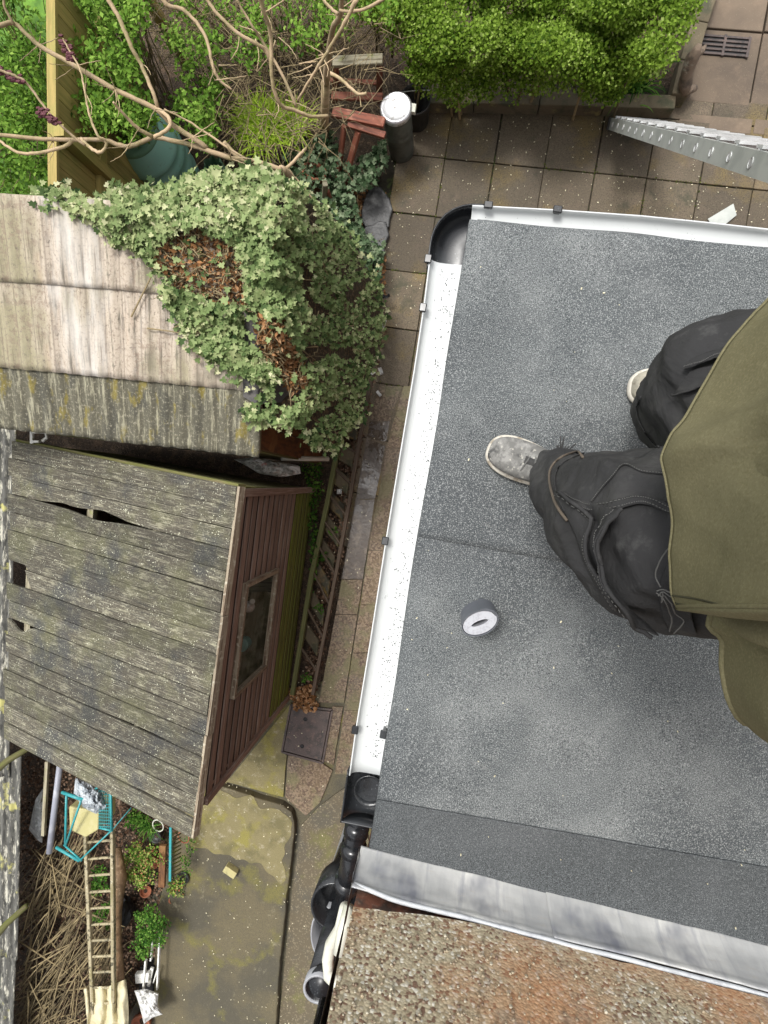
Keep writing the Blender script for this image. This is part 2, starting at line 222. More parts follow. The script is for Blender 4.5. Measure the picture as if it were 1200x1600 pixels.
M['shoe'] = mat('shoe', (.13, .128, .12), .8, [dict(s=26, d=7, r=.7, lo=.46, hi=.6, c=(.27, .265, .25), f=.8), dict(s=30, d=5, lo=.58, hi=.68, c=(.04, .04, .04), f=.8), dict(s=90, lo=.6, hi=.66, c=(.5, .48, .42), f=.6)], [dict(s=120, str=.3, dst=.002)])
M['shoe_tan'] = mat('shoe_tan', (.24, .225, .18), .8, [dict(s=26, d=7, r=.7, lo=.46, hi=.6, c=(.38, .35, .28), f=.8), dict(s=30, d=5, lo=.58, hi=.68, c=(.1, .08, .05), f=.8)], [dict(s=120, str=.3, dst=.002)])
M['sole'] = mat('sole', (.55, .52, .45), .75, [dict(s=50, d=6, lo=.5, hi=.62, c=(.3, .26, .2))])
M['skin'] = mat('skin', (.5, .3, .22), .55); M['hair'] = mat('hair', (.03, .02, .012), .6, (), [dict(s=200, m=(1, 1, .1), str=.8, dst=.003)])
M['roll_band'] = mat('roll_band', (.12, .13, .15), .6, [dict(s=20, d=5, lo=.5, hi=.65, c=(.16, .17, .19), f=.7)])
M['roll_edge'] = mat('roll_edge', (.4, .41, .44), .7, [dict(s=160, d=4, lo=.5, hi=.62, c=(.28, .28, .31), f=.6)])
M['seed'] = mat('seed', (.62, .57, .4), .8, rnd=.3)
lf = lambda n, r, t=.25, ro=.65: mat(n, (0, 0, 0), ro, ramp=r, trans=t, spec=.08)
M['ivy_leaf'] = lf('ivy_leaf', [(.025, .05, .018), (.08, .13, .045), (.165, .23, .085), (.26, .33, .14), (.42, .46, .23), (.6, .59, .37)], .2, .6)
M['ivy_dark'] = lf('ivy_dark', [(.015, .035, .012), (.05, .09, .04), (.1, .155, .08), (.17, .23, .13), (.26, .32, .2)], .2, .6)
M['hedge_leaf'] = lf('hedge_leaf', [(.035, .08, .008), (.11, .19, .02), (.19, .3, .035), (.29, .42, .07), (.45, .57, .17)], .45)
M['shrub_leaf'] = lf('shrub_leaf', [(.035, .08, .01), (.1, .2, .025), (.18, .32, .045), (.33, .48, .1)], .3)
M['grass_blade'] = lf('grass_blade', [(.3, .46, .04), (.5, .68, .07), (.72, .85, .2)], .45)
M['weed_leaf'] = lf('weed_leaf', [(.02, .07, .012), (.05, .14, .02), (.1, .23, .03), (.2, .34, .07)], .3)
M['dead_leaf'] = lf('dead_leaf', [(.09, .045, .02), (.22, .11, .045), (.38, .19, .085), (.5, .32, .18)], .15, .7)
M['litter_leaf'] = lf('litter_leaf', [(.03, .018, .012), (.09, .052, .033), (.17, .105, .07), (.3, .21, .15)], .1, .8)
M['bud'] = mat('bud', (.11, .03, .04), .7)
M['herb_mixed'] = lf('herb_mixed', [(.04, .12, .015), (.12, .24, .03), (.25, .38, .07), (.4, .42, .14), (.4, .12, .08)], .3)
# ---------------------------------------------------------------- mesh builder
class MB:
    def __init__(s): s.V = []; s.F = []; s.UV = []; s.R = []; s.n = 0
    def add(s, verts, faces, uvs=None, rnd=None):
        k = s.n; s.V.extend(tuple(v) for v in verts); s.n += len(verts)
        r = random.random() if rnd is None else rnd
        for i, f in enumerate(faces):
            s.F.append([k+j for j in f]); s.R.append(r)
            if uvs is None: s.UV.extend([(verts[j][0], verts[j][1]) for j in f])
            else: s.UV.extend([uvs[j] for j in f] if not isinstance(uvs, list) or not isinstance(uvs[0], list) else uvs[i])
        return s
    def box(s, c, ex, ey, ez, rnd=None, taper=1.0):
        "oriented box; ex (long axis), ey, ez are half vectors"
        c = Vector(c); ex = Vector(ex); ey = Vector(ey); ez = Vector(ez)
        if ex.cross(ey).dot(ez) < 0: ez = -ez
        vs = []
        for k in (-1, 1):
            for j in (-1, 1):
                for i in (-1, 1): vs.append(c+ex*i+(ey*j+ez*k)*(taper if i > 0 else 1))
        fs = [(0, 2, 3, 1), (4, 5, 7, 6), (0, 1, 5, 4), (2, 6, 7, 3), (0, 4, 6, 2), (1, 3, 7, 5)]
        lx, ly, lz = ex.length, ey.length, ez.length; o = random.uniform(0, 50); q = random.uniform(0, 50)
        uv = []
        for fi, f in enumerate(fs):
            l = []
            for j in f:
                i_, j_, k_ = (1 if j & 1 else -1), (1 if j & 2 else -1), (1 if j & 4 else -1)
                if fi < 2: l.append((o+i_*lx, q+j_*ly))
                elif fi < 4: l.append((o+i_*lx, q+k_*lz))
                else: l.append((o+k_*lz, q+j_*ly))
            uv.append(l)
        return s.add(vs, fs, uv, rnd)
    def bar(s, a, b, wd, th, up=(0, 0, 1), rnd=None, taper=1.0):
        a = Vector(a); b = Vector(b); d = b-a; up = Vector(up); sd = d.cross(up)
        if sd.length < 1e-6: sd = d.cross(Vector((0, 1, 0)))
        sd.normalize(); n = sd.cross(d).normalized()
        return s.box((a+b)/2, d/2, sd*wd/2, n*th/2, rnd, taper)
    def tube(s, pts, rad, seg=8, cap=True, rnd=None, scl=(1, 1), closed=False):
        pts = [Vector(p) for p in pts]; n = len(pts)
        if not hasattr(rad, '__len__'): rad = [rad]*n
        t = [(pts[min(i+1, n-1)]-pts[max(i-1, 0)]).normalized() for i in range(n)]
        if closed: t = [(pts[(i+1) % n]-pts[i-1]).normalized() for i in range(n)]
        a = t[0].orthogonal().normalized(); vs = []; uv = []; L = 0
        for i in range(n):
            if i: L += (pts[i]-pts[i-1]).length
            a = (a-t[i]*a.dot(t[i])).normalized(); b = t[i].cross(a)
            for k in range(seg):
                q = 2*PI*k/seg; vs.append(pts[i]+(a*math.cos(q)*scl[0]+b*math.sin(q)*scl[1])*rad[i]); uv.append((L, q/6.28*.2))
        fs = []
        for i in range(n if closed else n-1):
            i2 = (i+1) % n
            for k in range(seg): fs.append((i*seg+k, i*seg+(k+1) % seg, i2*seg+(k+1) % seg, i2*seg+k))
        if cap and not closed: fs += [tuple(range(seg-1, -1, -1)), tuple((n-1)*seg+k for k in range(seg))]
        return s.add(vs, fs, uv, rnd)
    def lathe(s, c, prof, seg=24, axis=(0, 0, 1), rnd=None, arc=2*PI, sx=1, sy=1, rot=0):
        ax = Vector(axis).normalized(); q = Vector((0, 0, 1)).rotation_difference(ax); c = Vector(c); vs = []; uv = []
        full = arc > 6.28; m = seg if full else seg+1
        for r, z in prof:
            for k in range(m):
                a = arc*k/seg+rot; vs.append(c+q @ Vector((r*math.cos(a)*sx, r*math.sin(a)*sy, z))); uv.append((a*max(r, .02), z))
        fs = []
        for i in range(len(prof)-1):
            for k in range(seg):
                k2 = (k+1) % m; fs.append((i*m+k, i*m+k2, (i+1)*m+k2, (i+1)*m+k))
        return s.add(vs, fs, uv, rnd)
    def prism(s, poly, z0, z1, rnd=None):
        "polygon of points; z0/z1 heights (None keeps the point's own z, z0 as thickness)"
        n = len(poly); top = [Vector((p[0], p[1], z1)) for p in poly]; bot = [Vector((p[0], p[1], z0)) for p in poly]
        a = sum(top[i].x*top[(i+1) % n].y-top[(i+1) % n].x*top[i].y for i in range(n))
        if a < 0: top.reverse(); bot.reverse()
        vs = top+bot
        fs = [tuple(range(n)), tuple(range(2*n-1, n-1, -1))]+[(i, n+i, n+(i+1) % n, (i+1) % n) for i in range(n)]
        return s.add(vs, fs, None, rnd)
    def grid(s, fn, nu, nv, uvs=(1, 1), rnd=None, closed=False):
        vs = []; uv = []
        for j in range(nv+1):
            for i in range(nu+1):
                vs.append(Vector(fn(i/nu, j/nv))); uv.append((i/nu*uvs[0], j/nv*uvs[1]))
        fs = [(j*(nu+1)+i, j*(nu+1)+i+1, (j+1)*(nu+1)+i+1, (j+1)*(nu+1)+i) for j in range(nv) for i in range(nu)]
        return s.add(vs, fs, uv, rnd)
    def ball(s, c, r, seg=12, rings=8, jit=0, rnd=None, seed=0):
        r = Vector(r) if hasattr(r, '__len__') else Vector((r, r, r)); c = Vector(c); vs = []
        for j in range(rings+1):
            th = PI*j/rings
            for k in range(seg):
                a = 2*PI*k/seg; d = Vector((math.sin(th)*math.cos(a), math.sin(th)*math.sin(a), math.cos(th)))
                f = 1+jit*noise.noise(d*2.2+Vector((seed, 0, 0))) if jit else 1
                vs.append(c+Vector((d.x*r.x, d.y*r.y, d.z*r.z))*f)
        fs = [(j*seg+k, (j+1)*seg+k, (j+1)*seg+(k+1) % seg, j*seg+(k+1) % seg) for j in range(rings) for k in range(seg)]
        return s.add(vs, fs, None, rnd)
    def build(s, name, m, parent=None, smooth=False, origin=None):
        o = Vector((0, 0, 0))
        p = parent
        while p is not None: o = o+p.location; p = p.parent
        if origin is not None: o = Vector(origin)
        me = bpy.data.meshes.new(name)
        me.from_pydata([tuple(Vector(v)-o) for v in s.V], [], s.F)
        uv = me.uv_layers.new(name='UVMap'); uv.data.foreach_set('uv', np.array(s.UV, dtype=np.float32).ravel())
        at = me.attributes.new('rnd', 'FLOAT', 'FACE'); at.data.foreach_set('value', np.array(s.R, dtype=np.float32))
        me.materials.append(M[m] if isinstance(m, str) else m)
        if smooth: me.polygons.foreach_set('use_smooth', [True]*len(me.polygons))
        me.update()
        ob = bpy.data.objects.new(name, me); C.objects.link(ob)
        if parent is not None: ob.parent = parent
        elif origin is not None: ob.location = o
        return ob
def tag(o, label=None, cat=None, group=None, kind=None):
    for k, v in (('label', label), ('category', cat), ('group', group), ('kind', kind)):
        if v: o[k] = v
    return o
def thing(name, loc, label, cat, group=None):
    o = bpy.data.objects.new(name, None); C.objects.link(o); o.location = loc; o.empty_display_size = .1
    return tag(o, label, cat, group)
def bevel(o, wd=.004, seg=2):
    b = o.modifiers.new('bevel', 'BEVEL'); b.width = wd; b.segments = seg; b.limit_method = 'ANGLE'; b.harden_normals = False
    return o
# leaves, vectorised
def leaf_mesh(name, m, pts, nrm, size, tpl='leaf', tilt=.5, parent=None, rnd=None, dirs=None, bias=None, aspect=1.0):
    pts = np.asarray(pts, float); n = len(pts); nrm = np.asarray(nrm, float)
    if nrm.ndim == 1: nrm = np.tile(nrm, (n, 1))
    size = np.broadcast_to(np.asarray(size, float), (n,))
    z = nrm+rng.normal(0, tilt, (n, 3)); z /= np.linalg.norm(z, axis=1)[:, None]
    x = rng.normal(0, 1, (n, 3)) if dirs is None else np.asarray(dirs)+rng.normal(0, .25, (n, 3))
    x -= z*(x*z).sum(1)[:, None]; x /= np.linalg.norm(x, axis=1)[:, None]; y = np.cross(z, x)
    if tpl == 'leaf':
        T = np.array([(0, 0, 0), (.45, .3, .08), (1, 0, -.06), (.45, -.3, .08)]); F = [(0, 2, 1), (0, 3, 2)]
    elif tpl == 'round':
        T = np.array([(0, 0, 0), (.2, .38, .08), (.7, .36, .07), (1, 0, -.05), (.7, -.36, .07), (.2, -.38, .08)]); F = [(0, 3, 2, 1), (0, 5, 4, 3)]
    elif tpl == 'ivy':
        h = [(-.14, .3), (.12, .56), (.3, .27), (.62, .42), (.7, .14)]
        T = np.array([(0, 0, 0)]+[(a, b, .16*b) for a, b in h]+[(1.08, 0, -.07)]+[(a, -b, .16*b) for a, b in reversed(h)]); F = [(0, 6, 5, 4, 3, 2, 1), (0, 11, 10, 9, 8, 7, 6)]
    elif tpl == 'blade':
        T = np.array([(0, .03, 0), (0, -.03, 0), (.4, .028, .12), (.4, -.028, .12), (.8, .016, .1), (.8, -.016, .1), (1.1, 0, -.05)]); F = [(0, 1, 3, 2), (2, 3, 5, 4), (4, 5, 6)]
    T = T*np.array([1, aspect, 1])
    fl = [F_[::-1] for F_ in F]
    V = pts[:, None, :]+size[:, None, None]*(T[None, :, 0, None]*x[:, None, :]+T[None, :, 1, None]*y[:, None, :]+T[None, :, 2, None]*z[:, None, :])
    k = len(T); V = V.reshape(-1, 3)
    o = Vector((0, 0, 0)); p = parent
    while p is not None: o = o+p.location; p = p.parent
    V = V-np.array(o)
    me = bpy.data.meshes.new(name)
    sizes = [len(f) for f in fl]; flat = np.concatenate([np.array(f) for f in fl])
    loops = (flat[None, :]+(np.arange(n)*k)[:, None]).ravel(); tot = np.tile(sizes, n); st = np.concatenate([[0], np.cumsum(tot)[:-1]])
    me.vertices.add(len(V)); me.vertices.foreach_set('co', V.ravel())
    me.loops.add(len(loops)); me.loops.foreach_set('vertex_index', loops.astype(np.int32))
    me.polygons.add(len(tot)); me.polygons.foreach_set('loop_start', st.astype(np.int32)); me.polygons.foreach_set('loop_total', tot.astype(np.int32))
    r = rng.random(n) if rnd is None else np.clip(rnd, 0, 1)
    at = me.attributes.new('rnd', 'FLOAT', 'FACE'); at.data.foreach_set('value', np.repeat(r, len(F)).astype(np.float32))
    me.materials.append(M[m]); me.update(calc_edges=True); me.validate()
    ob = bpy.data.objects.new(name, me); C.objects.link(ob)
    if parent is not None: ob.parent = parent
    return ob
def inpoly(u, v, poly):
    c = False; n = len(poly); j = n-1
    for i in range(n):
        if (poly[i][1] > v) != (poly[j][1] > v) and u < (poly[j][0]-poly[i][0])*(v-poly[i][1])/(poly[j][1]-poly[i][1])+poly[i][0]: c = not c
        j = i
    return c
def nz(x, y, z=0, s=1): return noise.noise(Vector((x*s, y*s, z)))
def rough_poly(pts, step=.05, amp=.012, seed=0):
    out = []; n = len(pts)
    for i in range(n):
        a = Vector(pts[i][:2]); b = Vector(pts[(i+1) % n][:2]); m = max(1, int((b-a).length/step)); d = (b-a).normalized() if (b-a).length else Vector((0, 0)); nn = Vector((-d.y, d.x))
        for k in range(m):
            q = a+(b-a)*k/m; out.append(q+nn*amp*nz(q.x*9, q.y*9, seed)*1.6)
    return out
# ================================================================ SETTING
def pts(l, z): return [P(u, v, z) for u, v in l]
def lerp(a, b, t): return a+(b-a)*t
def rayplane(u, v, p0, n):
    d = RQ @ Vector((u-600, -(v-800), -FOC)); o = Vector((0, 0, CAMZ)); return o+d*((p0-o).dot(n)/d.dot(n))
g_ = MB(); g_.grid(lambda a, b: Vector(((a-.5)*60, (b-.5)*60, -.045)), 40, 40)
tag(g_.build('ground', 'soil'), kind='structure')
lw = MB(); lw.prism([(-20, 1.9), (-3.25, 1.9), (-2.95, 9), (-20, 9)], -.04, -.015)
tag(lw.build('lawn', 'lawn'), kind='structure')
# paving slabs
GA = math.radians(-9.2); gx = Vector((math.cos(GA), math.sin(GA), 0)); gy = Vector((-gx.y, gx.x, 0)); g0 = P(850, 263, 0)
bed = MB(); bed.prism([P(586, 640, 0), P(575, 330, 0), P(655, 120, 0), P(1420, 150, 0), P(1500, 800, 0), P(640, 800, 0)], -.044, -.018)
tag(bed.build('paving_bed', 'joint'), kind='structure')
pv = MB(); pm = MB(); pr = MB()
def slab(mb, c, sx, sy, z=0, jz=.003):
    c = c+gx*random.uniform(-.003, .003)+gy*random.uniform(-.003, .003); h = .02
    t = random.uniform(-.006, .006)
    mb.box(c+Vector((0, 0, z-h+random.uniform(-jz, jz))), (gx+Vector((0, 0, random.uniform(-.008, .008))))*(sx/2-.004), (gy+Vector((0, 0, random.uniform(-.008, .008))))*(sy/2-.004), Vector((0, 0, h)))
SX, SY = .432, .505
for i in range(-5, 9):
    for j in range(-7, 2):
        c = g0+gx*(i+.5)*SX+gy*(j+.5)*SY+(gx*SX*.0)
        if j >= 1: continue
        u = 700+c.x/CAMZ*900
        # left limit follows the planted edge
        le = {0: -1.62, -1: -1.62, -2: -1.62, -3: -1.7}.get(j, -1.74)
        d = (c-g0).dot(gx)
        if d < le+.25: continue
        slab(pm if (d < -1.1 and j in (-1, -3)) else pv, c, SX, SY)
        if j == 0: slab(pv, c+gy*(SY*.5+.1), SX, .19)
ob = pv.build('paving', 'paving'); bevel(ob, .004, 1); tag(ob, kind='structure')
for i in range(-1, 6):      # upper right yard
    for j in range(0, 4):
        c = P(1052, 160, 0)+gx*(.05+(i+.5)*.56)+gy*(.02+(j+.5)*.6)
        if i < 0 and j < 4: continue
        slab(pr, c, .555, .59, 0)
for i in range(0, 3): slab(pr, P(1052, 175, 0)+gx*(.05+(i+.5)*.6)+gy*(-.06), .59, .13)
M['paving_red'] = mat('paving_red', (.15, .112, .078), .8, [dict(s=1.6, d=6, lo=.42, hi=.64, c=(.09, .068, .05), f=.8), dict(s=6, d=8, r=.7, lo=.5, hi=.68, c=(.2, .145, .1), f=.6), speck(110)], [dict(s=120, d=4, str=.6, dst=.003)], rnd=.18)
ob = pr.build('upper_paving', 'paving_red'); bevel(ob, .004, 1); tag(ob, kind='structure')
ob = pm.build('mossy_paving', 'mossy_paving'); bevel(ob, .004, 1); tag(ob, kind='structure')
# side path
pb = MB(); pb.prism([P(592, 598, 0), P(700, 600, 0), P(700, 1000, 0), P(640, 1200, 0), P(640, 1800, 0), P(120, 1800, 0), P(230, 1500, 0), P(225, 1290, 0), P(380, 1120, 0), P(470, 1085, 0), P(512, 1060, 0), P(535, 900, 0), P(560, 750, 0)], -.043, -.022)
tag(pb.build('side_path', 'concrete'), kind='structure')
def flag(mb, l, z, th=.03, seed=0, amp=.004, shrink=.003):
    q = pts(l, 0); c = sum(q, Vector((0, 0, 0)))/len(q); q = [p+(c-p).normalized()*shrink for p in q]
    mb.prism(rough_poly(q, .08, amp, seed), z-th, z)
Lx = lambda v: np.interp(v, [590, 640, 750, 900, 1085, 1200], [592, 578, 558, 531, 500, 455])
Cx = lambda v: np.interp(v, [590, 650, 790, 920, 1033, 1102, 1198], [634, 612, 585, 566, 548, 538, 522])
ag = MB(); wc = MB()
for k, (a, b) in enumerate([(603, 658), (658, 780), (780, 905), (905, 960), (960, 1098)]):
    (wc if k in (1, 2) else ag).__class__
    flag(wc if k in (1, 2) else ag, [(Lx(a)+3, a), (Cx(a)-1, a), (Cx(b)-1, b), (Lx(b)+3, b)], 0, .02, k)
for k, (a, b) in enumerate([(603, 700), (700, 860), (860, 945), (945, 1020), (1020, 1110), (1110, 1210)]):
    flag(ag, [(Cx(a)+1, a), (Cx(a)+90, a), (Cx(b)+90, b), (Cx(b)+1, b)], .001, .02, k+9)
flag(ag, [(519, 1104), (536, 1104), (521, 1196), (506, 1190)], 0, .02, 31)
flag(ag, [(450, 1180), (503, 1192), (520, 1204), (500, 1255), (478, 1275), (462, 1262), (445, 1245)], 0, .02, 32)
ob = ag.build('aggregate_path', 'aggregate'); tag(ob, kind='structure')
ob = wc.build('wet_path', 'wet_concrete'); tag(ob, kind='structure')
mc = MB(); flag(mc, [(360, 1215), (455, 1098), (441, 1176), (448, 1180), (443, 1246), (355, 1222), (300, 1260)], .001, .02, 33)
tag(mc.build('mossy_path', 'moss_concrete'), kind='structure')
dk = MB(); flag(dk, [(500, 1258), (560, 1215), (590, 1400), (560, 1660), (430, 1660), (455, 1400), (470, 1290)], .002, .02, 34)
M['path_dark'] = mat('path_dark', (.1, .08, .048), .75, [dict(s=2.4, d=6, lo=.48, hi=.62, c=(.075, .068, .05), f=.8), dict(s=3, d=5, lo=.55, hi=.66, c=(.13, .125, .035), f=.7, loc=(3, 2, 0)), dict(t='cell', s=90, lo=.8, hi=.9, c=(.24, .2, .13), f=.5), speck(110)], [dict(s=80, str=.5, dst=.003)])
tag(dk.build('lower_path', 'path_dark'), kind='structure')
rs = MB()
o_ = pts([(296, 1222), (343, 1228), (400, 1246), (440, 1259), (455, 1270), (460, 1286), (458, 1320), (447, 1410), (436, 1520), (426, 1680), (150, 1680), (238, 1520), (250, 1400), (280, 1290)], .07)
rs.prism(rough_poly(o_, .06, .006, 3), -.04, .07)
M['slab_top'] = mat('slab_top', (.115, .095, .052), .8, [
    dict(s=1.6, d=6, r=.6, lo=.45, hi=.6, c=(.065, .058, .04), f=.9), dict(s=3, d=7, lo=.53, hi=.62, c=(.15, .135, .03), f=.7, loc=(0, 1.5, 0)),
    dict(s=11, d=8, r=.75, lo=.58, hi=.68, c=(.3, .27, .18), f=.7, mask=dict(s=2.2, d=4, lo=.45, hi=.6)), speck(130), dict(s=150, d=3, lo=.5, hi=.4, c=(.05, .045, .03), f=.5)], [dict(s=60, d=6, str=.5, dst=.005)])
ob = rs.build('raised_patio', 'slab_top'); bevel(ob, .012, 2); tag(ob, kind='structure')
ms = MB(); q = pts([(300, 1236), (345, 1238), (400, 1252), (436, 1266), (450, 1280), (449, 1320), (440, 1380), (395, 1345), (300, 1330), (285, 1290)], .07)
ms.prism(rough_poly(q, .03, .05, 8), .0695, .0735); tag(ms.build('moss_patch', 'moss_concrete'), kind='structure')

# ---------------------------------------------------------------- edging kerb (low wall round the hedge)
def kerb(name, line, wd, z1, label, group=None):
    t = thing(name, P(*line[0], 0), label, 'kerb')
    for i in range(len(line)-1):
        a, b = P(*line[i], z1), P(*line[i+1], z1); a.z = b.z = 0; d = (b-a).normalized(); n = Vector((-d.y, d.x, 0))
        m = MB(); m.box((a+b)/2+Vector((0, 0, z1/2))-n*wd/2, d*((b-a).length/2-.004), n*wd/2, Vector((0, 0, z1/2)))
        bevel(m.build('kerb_block', 'kerb', t), .008, 2)
    return t
kerb('edging_kerb', [(664, 141), (742, 141), (845, 143), (947, 145), (1058, 148)], .11, .13, 'low mossy concrete kerb along the foot of the bright green hedge')
kerb('edging_kerb', [(1050, 146), (1063, 92), (1082, 30), (1105, -40)], .13, .16, 'short concrete kerb running up beside the drain grate')

# ---------------------------------------------------------------- HOUSE + EXTENSION
RZ = 3.7
wA = P(570, 1340, RZ); wB = P(1200, 1497, RZ); wd_ = (wB-wA).normalized(); wn = Vector((-wd_.y, wd_.x, 0))   # wn points to the roof (+y)
eg0 = P(724, 400, RZ); eg1 = P(574, 1338, RZ)
tg0 = P(740, 345, RZ); tg1 = P(1200, 389, RZ); td = (tg1-tg0).normalized(); ldn = (eg1-eg0).normalized()
# corner of the two roof edges
den = ldn.x*td.y-ldn.y*td.x; dd = tg0-eg0; tt = (dd.x*td.y-dd.y*td.x)/den; rc = eg0+ldn*tt
RL = 3.4
ext = thing('flat_roof_extension', (rc.x, rc.y, 0), 'flat roofed extension with new grey mineral felt and white gutters', 'building')
m = MB(); ins = Vector((.05, 0, 0))
m.prism([rc+ldn*.06+td*.06, rc+td*RL, wA+wd_*(RL+.3), wA+wd_*.05], 0, RZ-.16)
m.build('wall', 'old_brick', ext)
m = MB(); m.prism([rc+ldn*.03+td*.03, rc+td*RL, wA+wd_*(RL+.3), wA+wd_*.025], RZ-.158, RZ-.01)
M['fascia'] = mat('fascia', (.55, .55, .52), .6); m.build('fascia', 'fascia', ext)
def feltz(x, y): return .004*nz(x*1.6, y*1.6, 2)+.0015*nz(x*7, y*7, 5)
def felt_sheet(name, v0l, v0r, v1l, v1r, z, mt, over=0.0):
    "sheet between two cross lines given by fractions down the left edge; left edge bends into the gutter"
    L = (eg1-rc).length
    def fn(a, b):
        s0 = lerp(v0l, v0r, a); s1 = lerp(v1l, v1r, a); s = lerp(s0, s1, b)
        left = rc+ldn*(s*L)
        right = lerp(rc+td*RL, wA+wd_*(RL), s) if s <= 1 else wA+wd_*RL
        aa = max(0, (a-.0166)/.9834)
        p = lerp(left, right, aa)
        p.z = RZ+z+feltz(p.x, p.y)
        if a < .01: p.z -= .022; p -= td*.002
        j = nz(p.x*3, p.y*3, 3)*.006*max(0, 1-a/.05)
        return p+td*(j+.004)
    m = MB(); m.grid(fn, 60, 40); o = m.build(name, mt, ext, smooth=True)
    sm = o.modifiers.new('thick', 'SOLIDIFY'); sm.thickness = .004; sm.offset = -1
    return o
felt_sheet('felt_sheet', 0.0, 0.0, .482, .50, .003, 'felt')
felt_sheet('felt_sheet', .475, .492, .93, .80, .0, 'felt')
s3 = felt_sheet('felt_sheet', .905, .782, 1.0, 1.0, .006, 'felt_dark')
# rolled front edge of the felt at the top gutter
m = MB(); m.grid(lambda a, b: rc+td*(a*RL+.02)+Vector((0, 0, RZ*0))+Vector((0, 0, .006-b*.03+.002*nz(a*30, 0)))-ldn*(b*.02-.004+.008*nz(a*14, 2)*(1 if b > .3 else 0)), 80, 3)
m.build('felt_edge', 'felt', ext, smooth=True)
# gutters: swept half round channel
def sweep_gutter(mb, path, r, seg=14, zr=0, lip=.006, a0=0, a1=PI, flat=1.0):
    n = len(path); rows = []
    for i, p in enumerate(path):
        t = (path[min(i+1, n-1)]-path[max(i-1, 0)]); t.z = 0; t.normalize(); s_ = Vector((-t.y, t.x, 0))
        if 0 < i < n-1:
            t1 = (path[i]-path[i-1]).normalized(); k = max(.5, t.dot(t1)); 
        else: k = 1
        ring = []
        for q in range(seg+1):
            a = PI*q/seg; c_ = math.cos(a); ring.append(p+s_*(r*(abs(c_)**.8)*(1 if c_ > 0 else -1))/k+Vector((0, 0, -r*flat*math.sin(a)**.7+zr)))
        rows.append(ring)
    vs = [v for row in rows for v in row]; uv = [(i*.05, j*.02) for i in range(n) for j in range(seg+1)]
    fs = [(i*(seg+1)+j, i*(seg+1)+j+1, (i+1)*(seg+1)+j+1, (i+1)*(seg+1)+j) for i in range(n-1) for j in range(seg)]
    mb.add(vs, fs, uv)
GR = .057; GZ = RZ-.03
gcl = lambda u, v: P(u, v, GZ)
l_out = [(672, 402), (662, 481), (647, 580), (625, 712), (603, 845), (579, 1000), (556, 1140), (546, 1212)]
def offs(path, d):
    out = []
    for i, p in enumerate(path):
        t = path[min(i+1, len(path)-1)]-path[max(i-1, 0)]; t.z = 0; t.normalize(); out.append(p+Vector((-t.y, t.x, 0))*d)
    return out
def dens(path, step=.03):
    out = []
    for i in range(len(path)-1):
        k = max(1, int((path[i+1]-path[i]).length/step)); out += [lerp(path[i], path[i+1], j/k) for j in range(k)]
    return out+[path[-1]]
lp = offs(dens([gcl(*p) for p in l_out]), GR)
if (lp[0]-rc).length > (gcl(*l_out[0])-rc).length: lp = offs(dens([gcl(*p) for p in l_out]), -GR)
t_out = [(738, 321), (871, 328), (1000, 337), (1100, 347), (1200, 358), (1330, 376), (1700, 425)]
tp0 = dens([gcl(*p) for p in t_out]); tp = offs(tp0, GR)
if tp[0].y > tp0[0].y: tp = offs(tp0, -GR)
gut = bpy.data.objects.new('gutter', None); C.objects.link(gut); gut.parent = ext; gut.location = (lp[0].x-rc.x, lp[0].y-rc.y, GZ)
def gpart(mb, name, mt, sol=.003, smooth=True):
    o = mb.build(name, mt, gut, smooth=smooth)
    if sol: s = o.modifiers.new('thick', 'SOLIDIFY'); s.thickness = sol; s.offset = 0
    return o
m = MB(); sweep_gutter(m, lp, GR, flat=.62); gpart(m, 'channel', 'white_pvc')
m = MB(); sweep_gutter(m, tp, GR, flat=.62); gpart(m, 'channel', 'white_pvc')
# black corner angle
e1 = lp[0]; d1 = (lp[0]-lp[1]).normalized(); e2 = tp[0]; d2 = (tp[0]-tp[1]).normalized()
den = d1.x*d2.y-d1.y*d2.x; q_ = e2-e1; k1 = (q_.x*d2.y-q_.y*d2.x)/den; corner = e1+d1*k1
rr = .05; path = []
pa = corner-d1*rr; pb_ = corner-d2*rr
path += [lerp(e1-d1*.03, pa, i/6) for i in range(6)]
for i in range(9):
    t = i/8; path.append((pa*(1-t)**2+corner*2*t*(1-t)+pb_*t**2))
path += [lerp(pb_, e2-d2*.03, (i+1)/6) for i in range(6)]
m = MB(); sweep_gutter(m, path, GR+.004, seg=18, zr=-.001); gpart(m, 'corner_angle', 'black_pvc', .004)
# brackets / clips
def clip(u, v, along):
    p = gcl(u, v); m = MB(); n = Vector((-along.y, along.x, 0))
    m.box(p+Vector((0, 0, .002)), along*.011, n*.009, Vector((0, 0, .005))); m.box(p+Vector((0, 0, -.03)), along*.009, n*.004, Vector((0, 0, .03)))
    o = m.build('gutter_bracket', 'black_pvc', gut); bevel(o, .002, 1)
for u, v in [(669, 405), (661, 481), (602, 845), (555, 1140)]: clip(u, v, ldn)
for u, v in [(763, 321), (871, 328)]: clip(u, v, td)
clip(599, 1147, ldn)
# running outlet, black, with its drop
oc = lp[-1]+(lp[-1]-lp[-2]).normalized()*.06; od = (lp[-1]-lp[-2]).normalized(); on = Vector((-od.y, od.x, 0))
m = MB(); sweep_gutter(m, [oc-od*.075+od*.15*i/8 for i in range(9)], GR+.006, seg=16)
gpart(m, 'outlet', 'black_pvc', .004)
m = MB(); m.grid(lambda a, b: oc+od*.072+on*(GR+.004)*math.cos(PI*a)+Vector((0, 0, -(GR+.004)*math.sin(PI*a)*b)), 12, 2); gpart(m, 'stop_end', 'black_pvc', .004)
m = MB(); m.lathe(oc+Vector((0, 0, -.15)), [(.036, 0), (.036, .09), (.045, .1)], 20); gpart(m, 'spigot', 'black_pvc', .003)
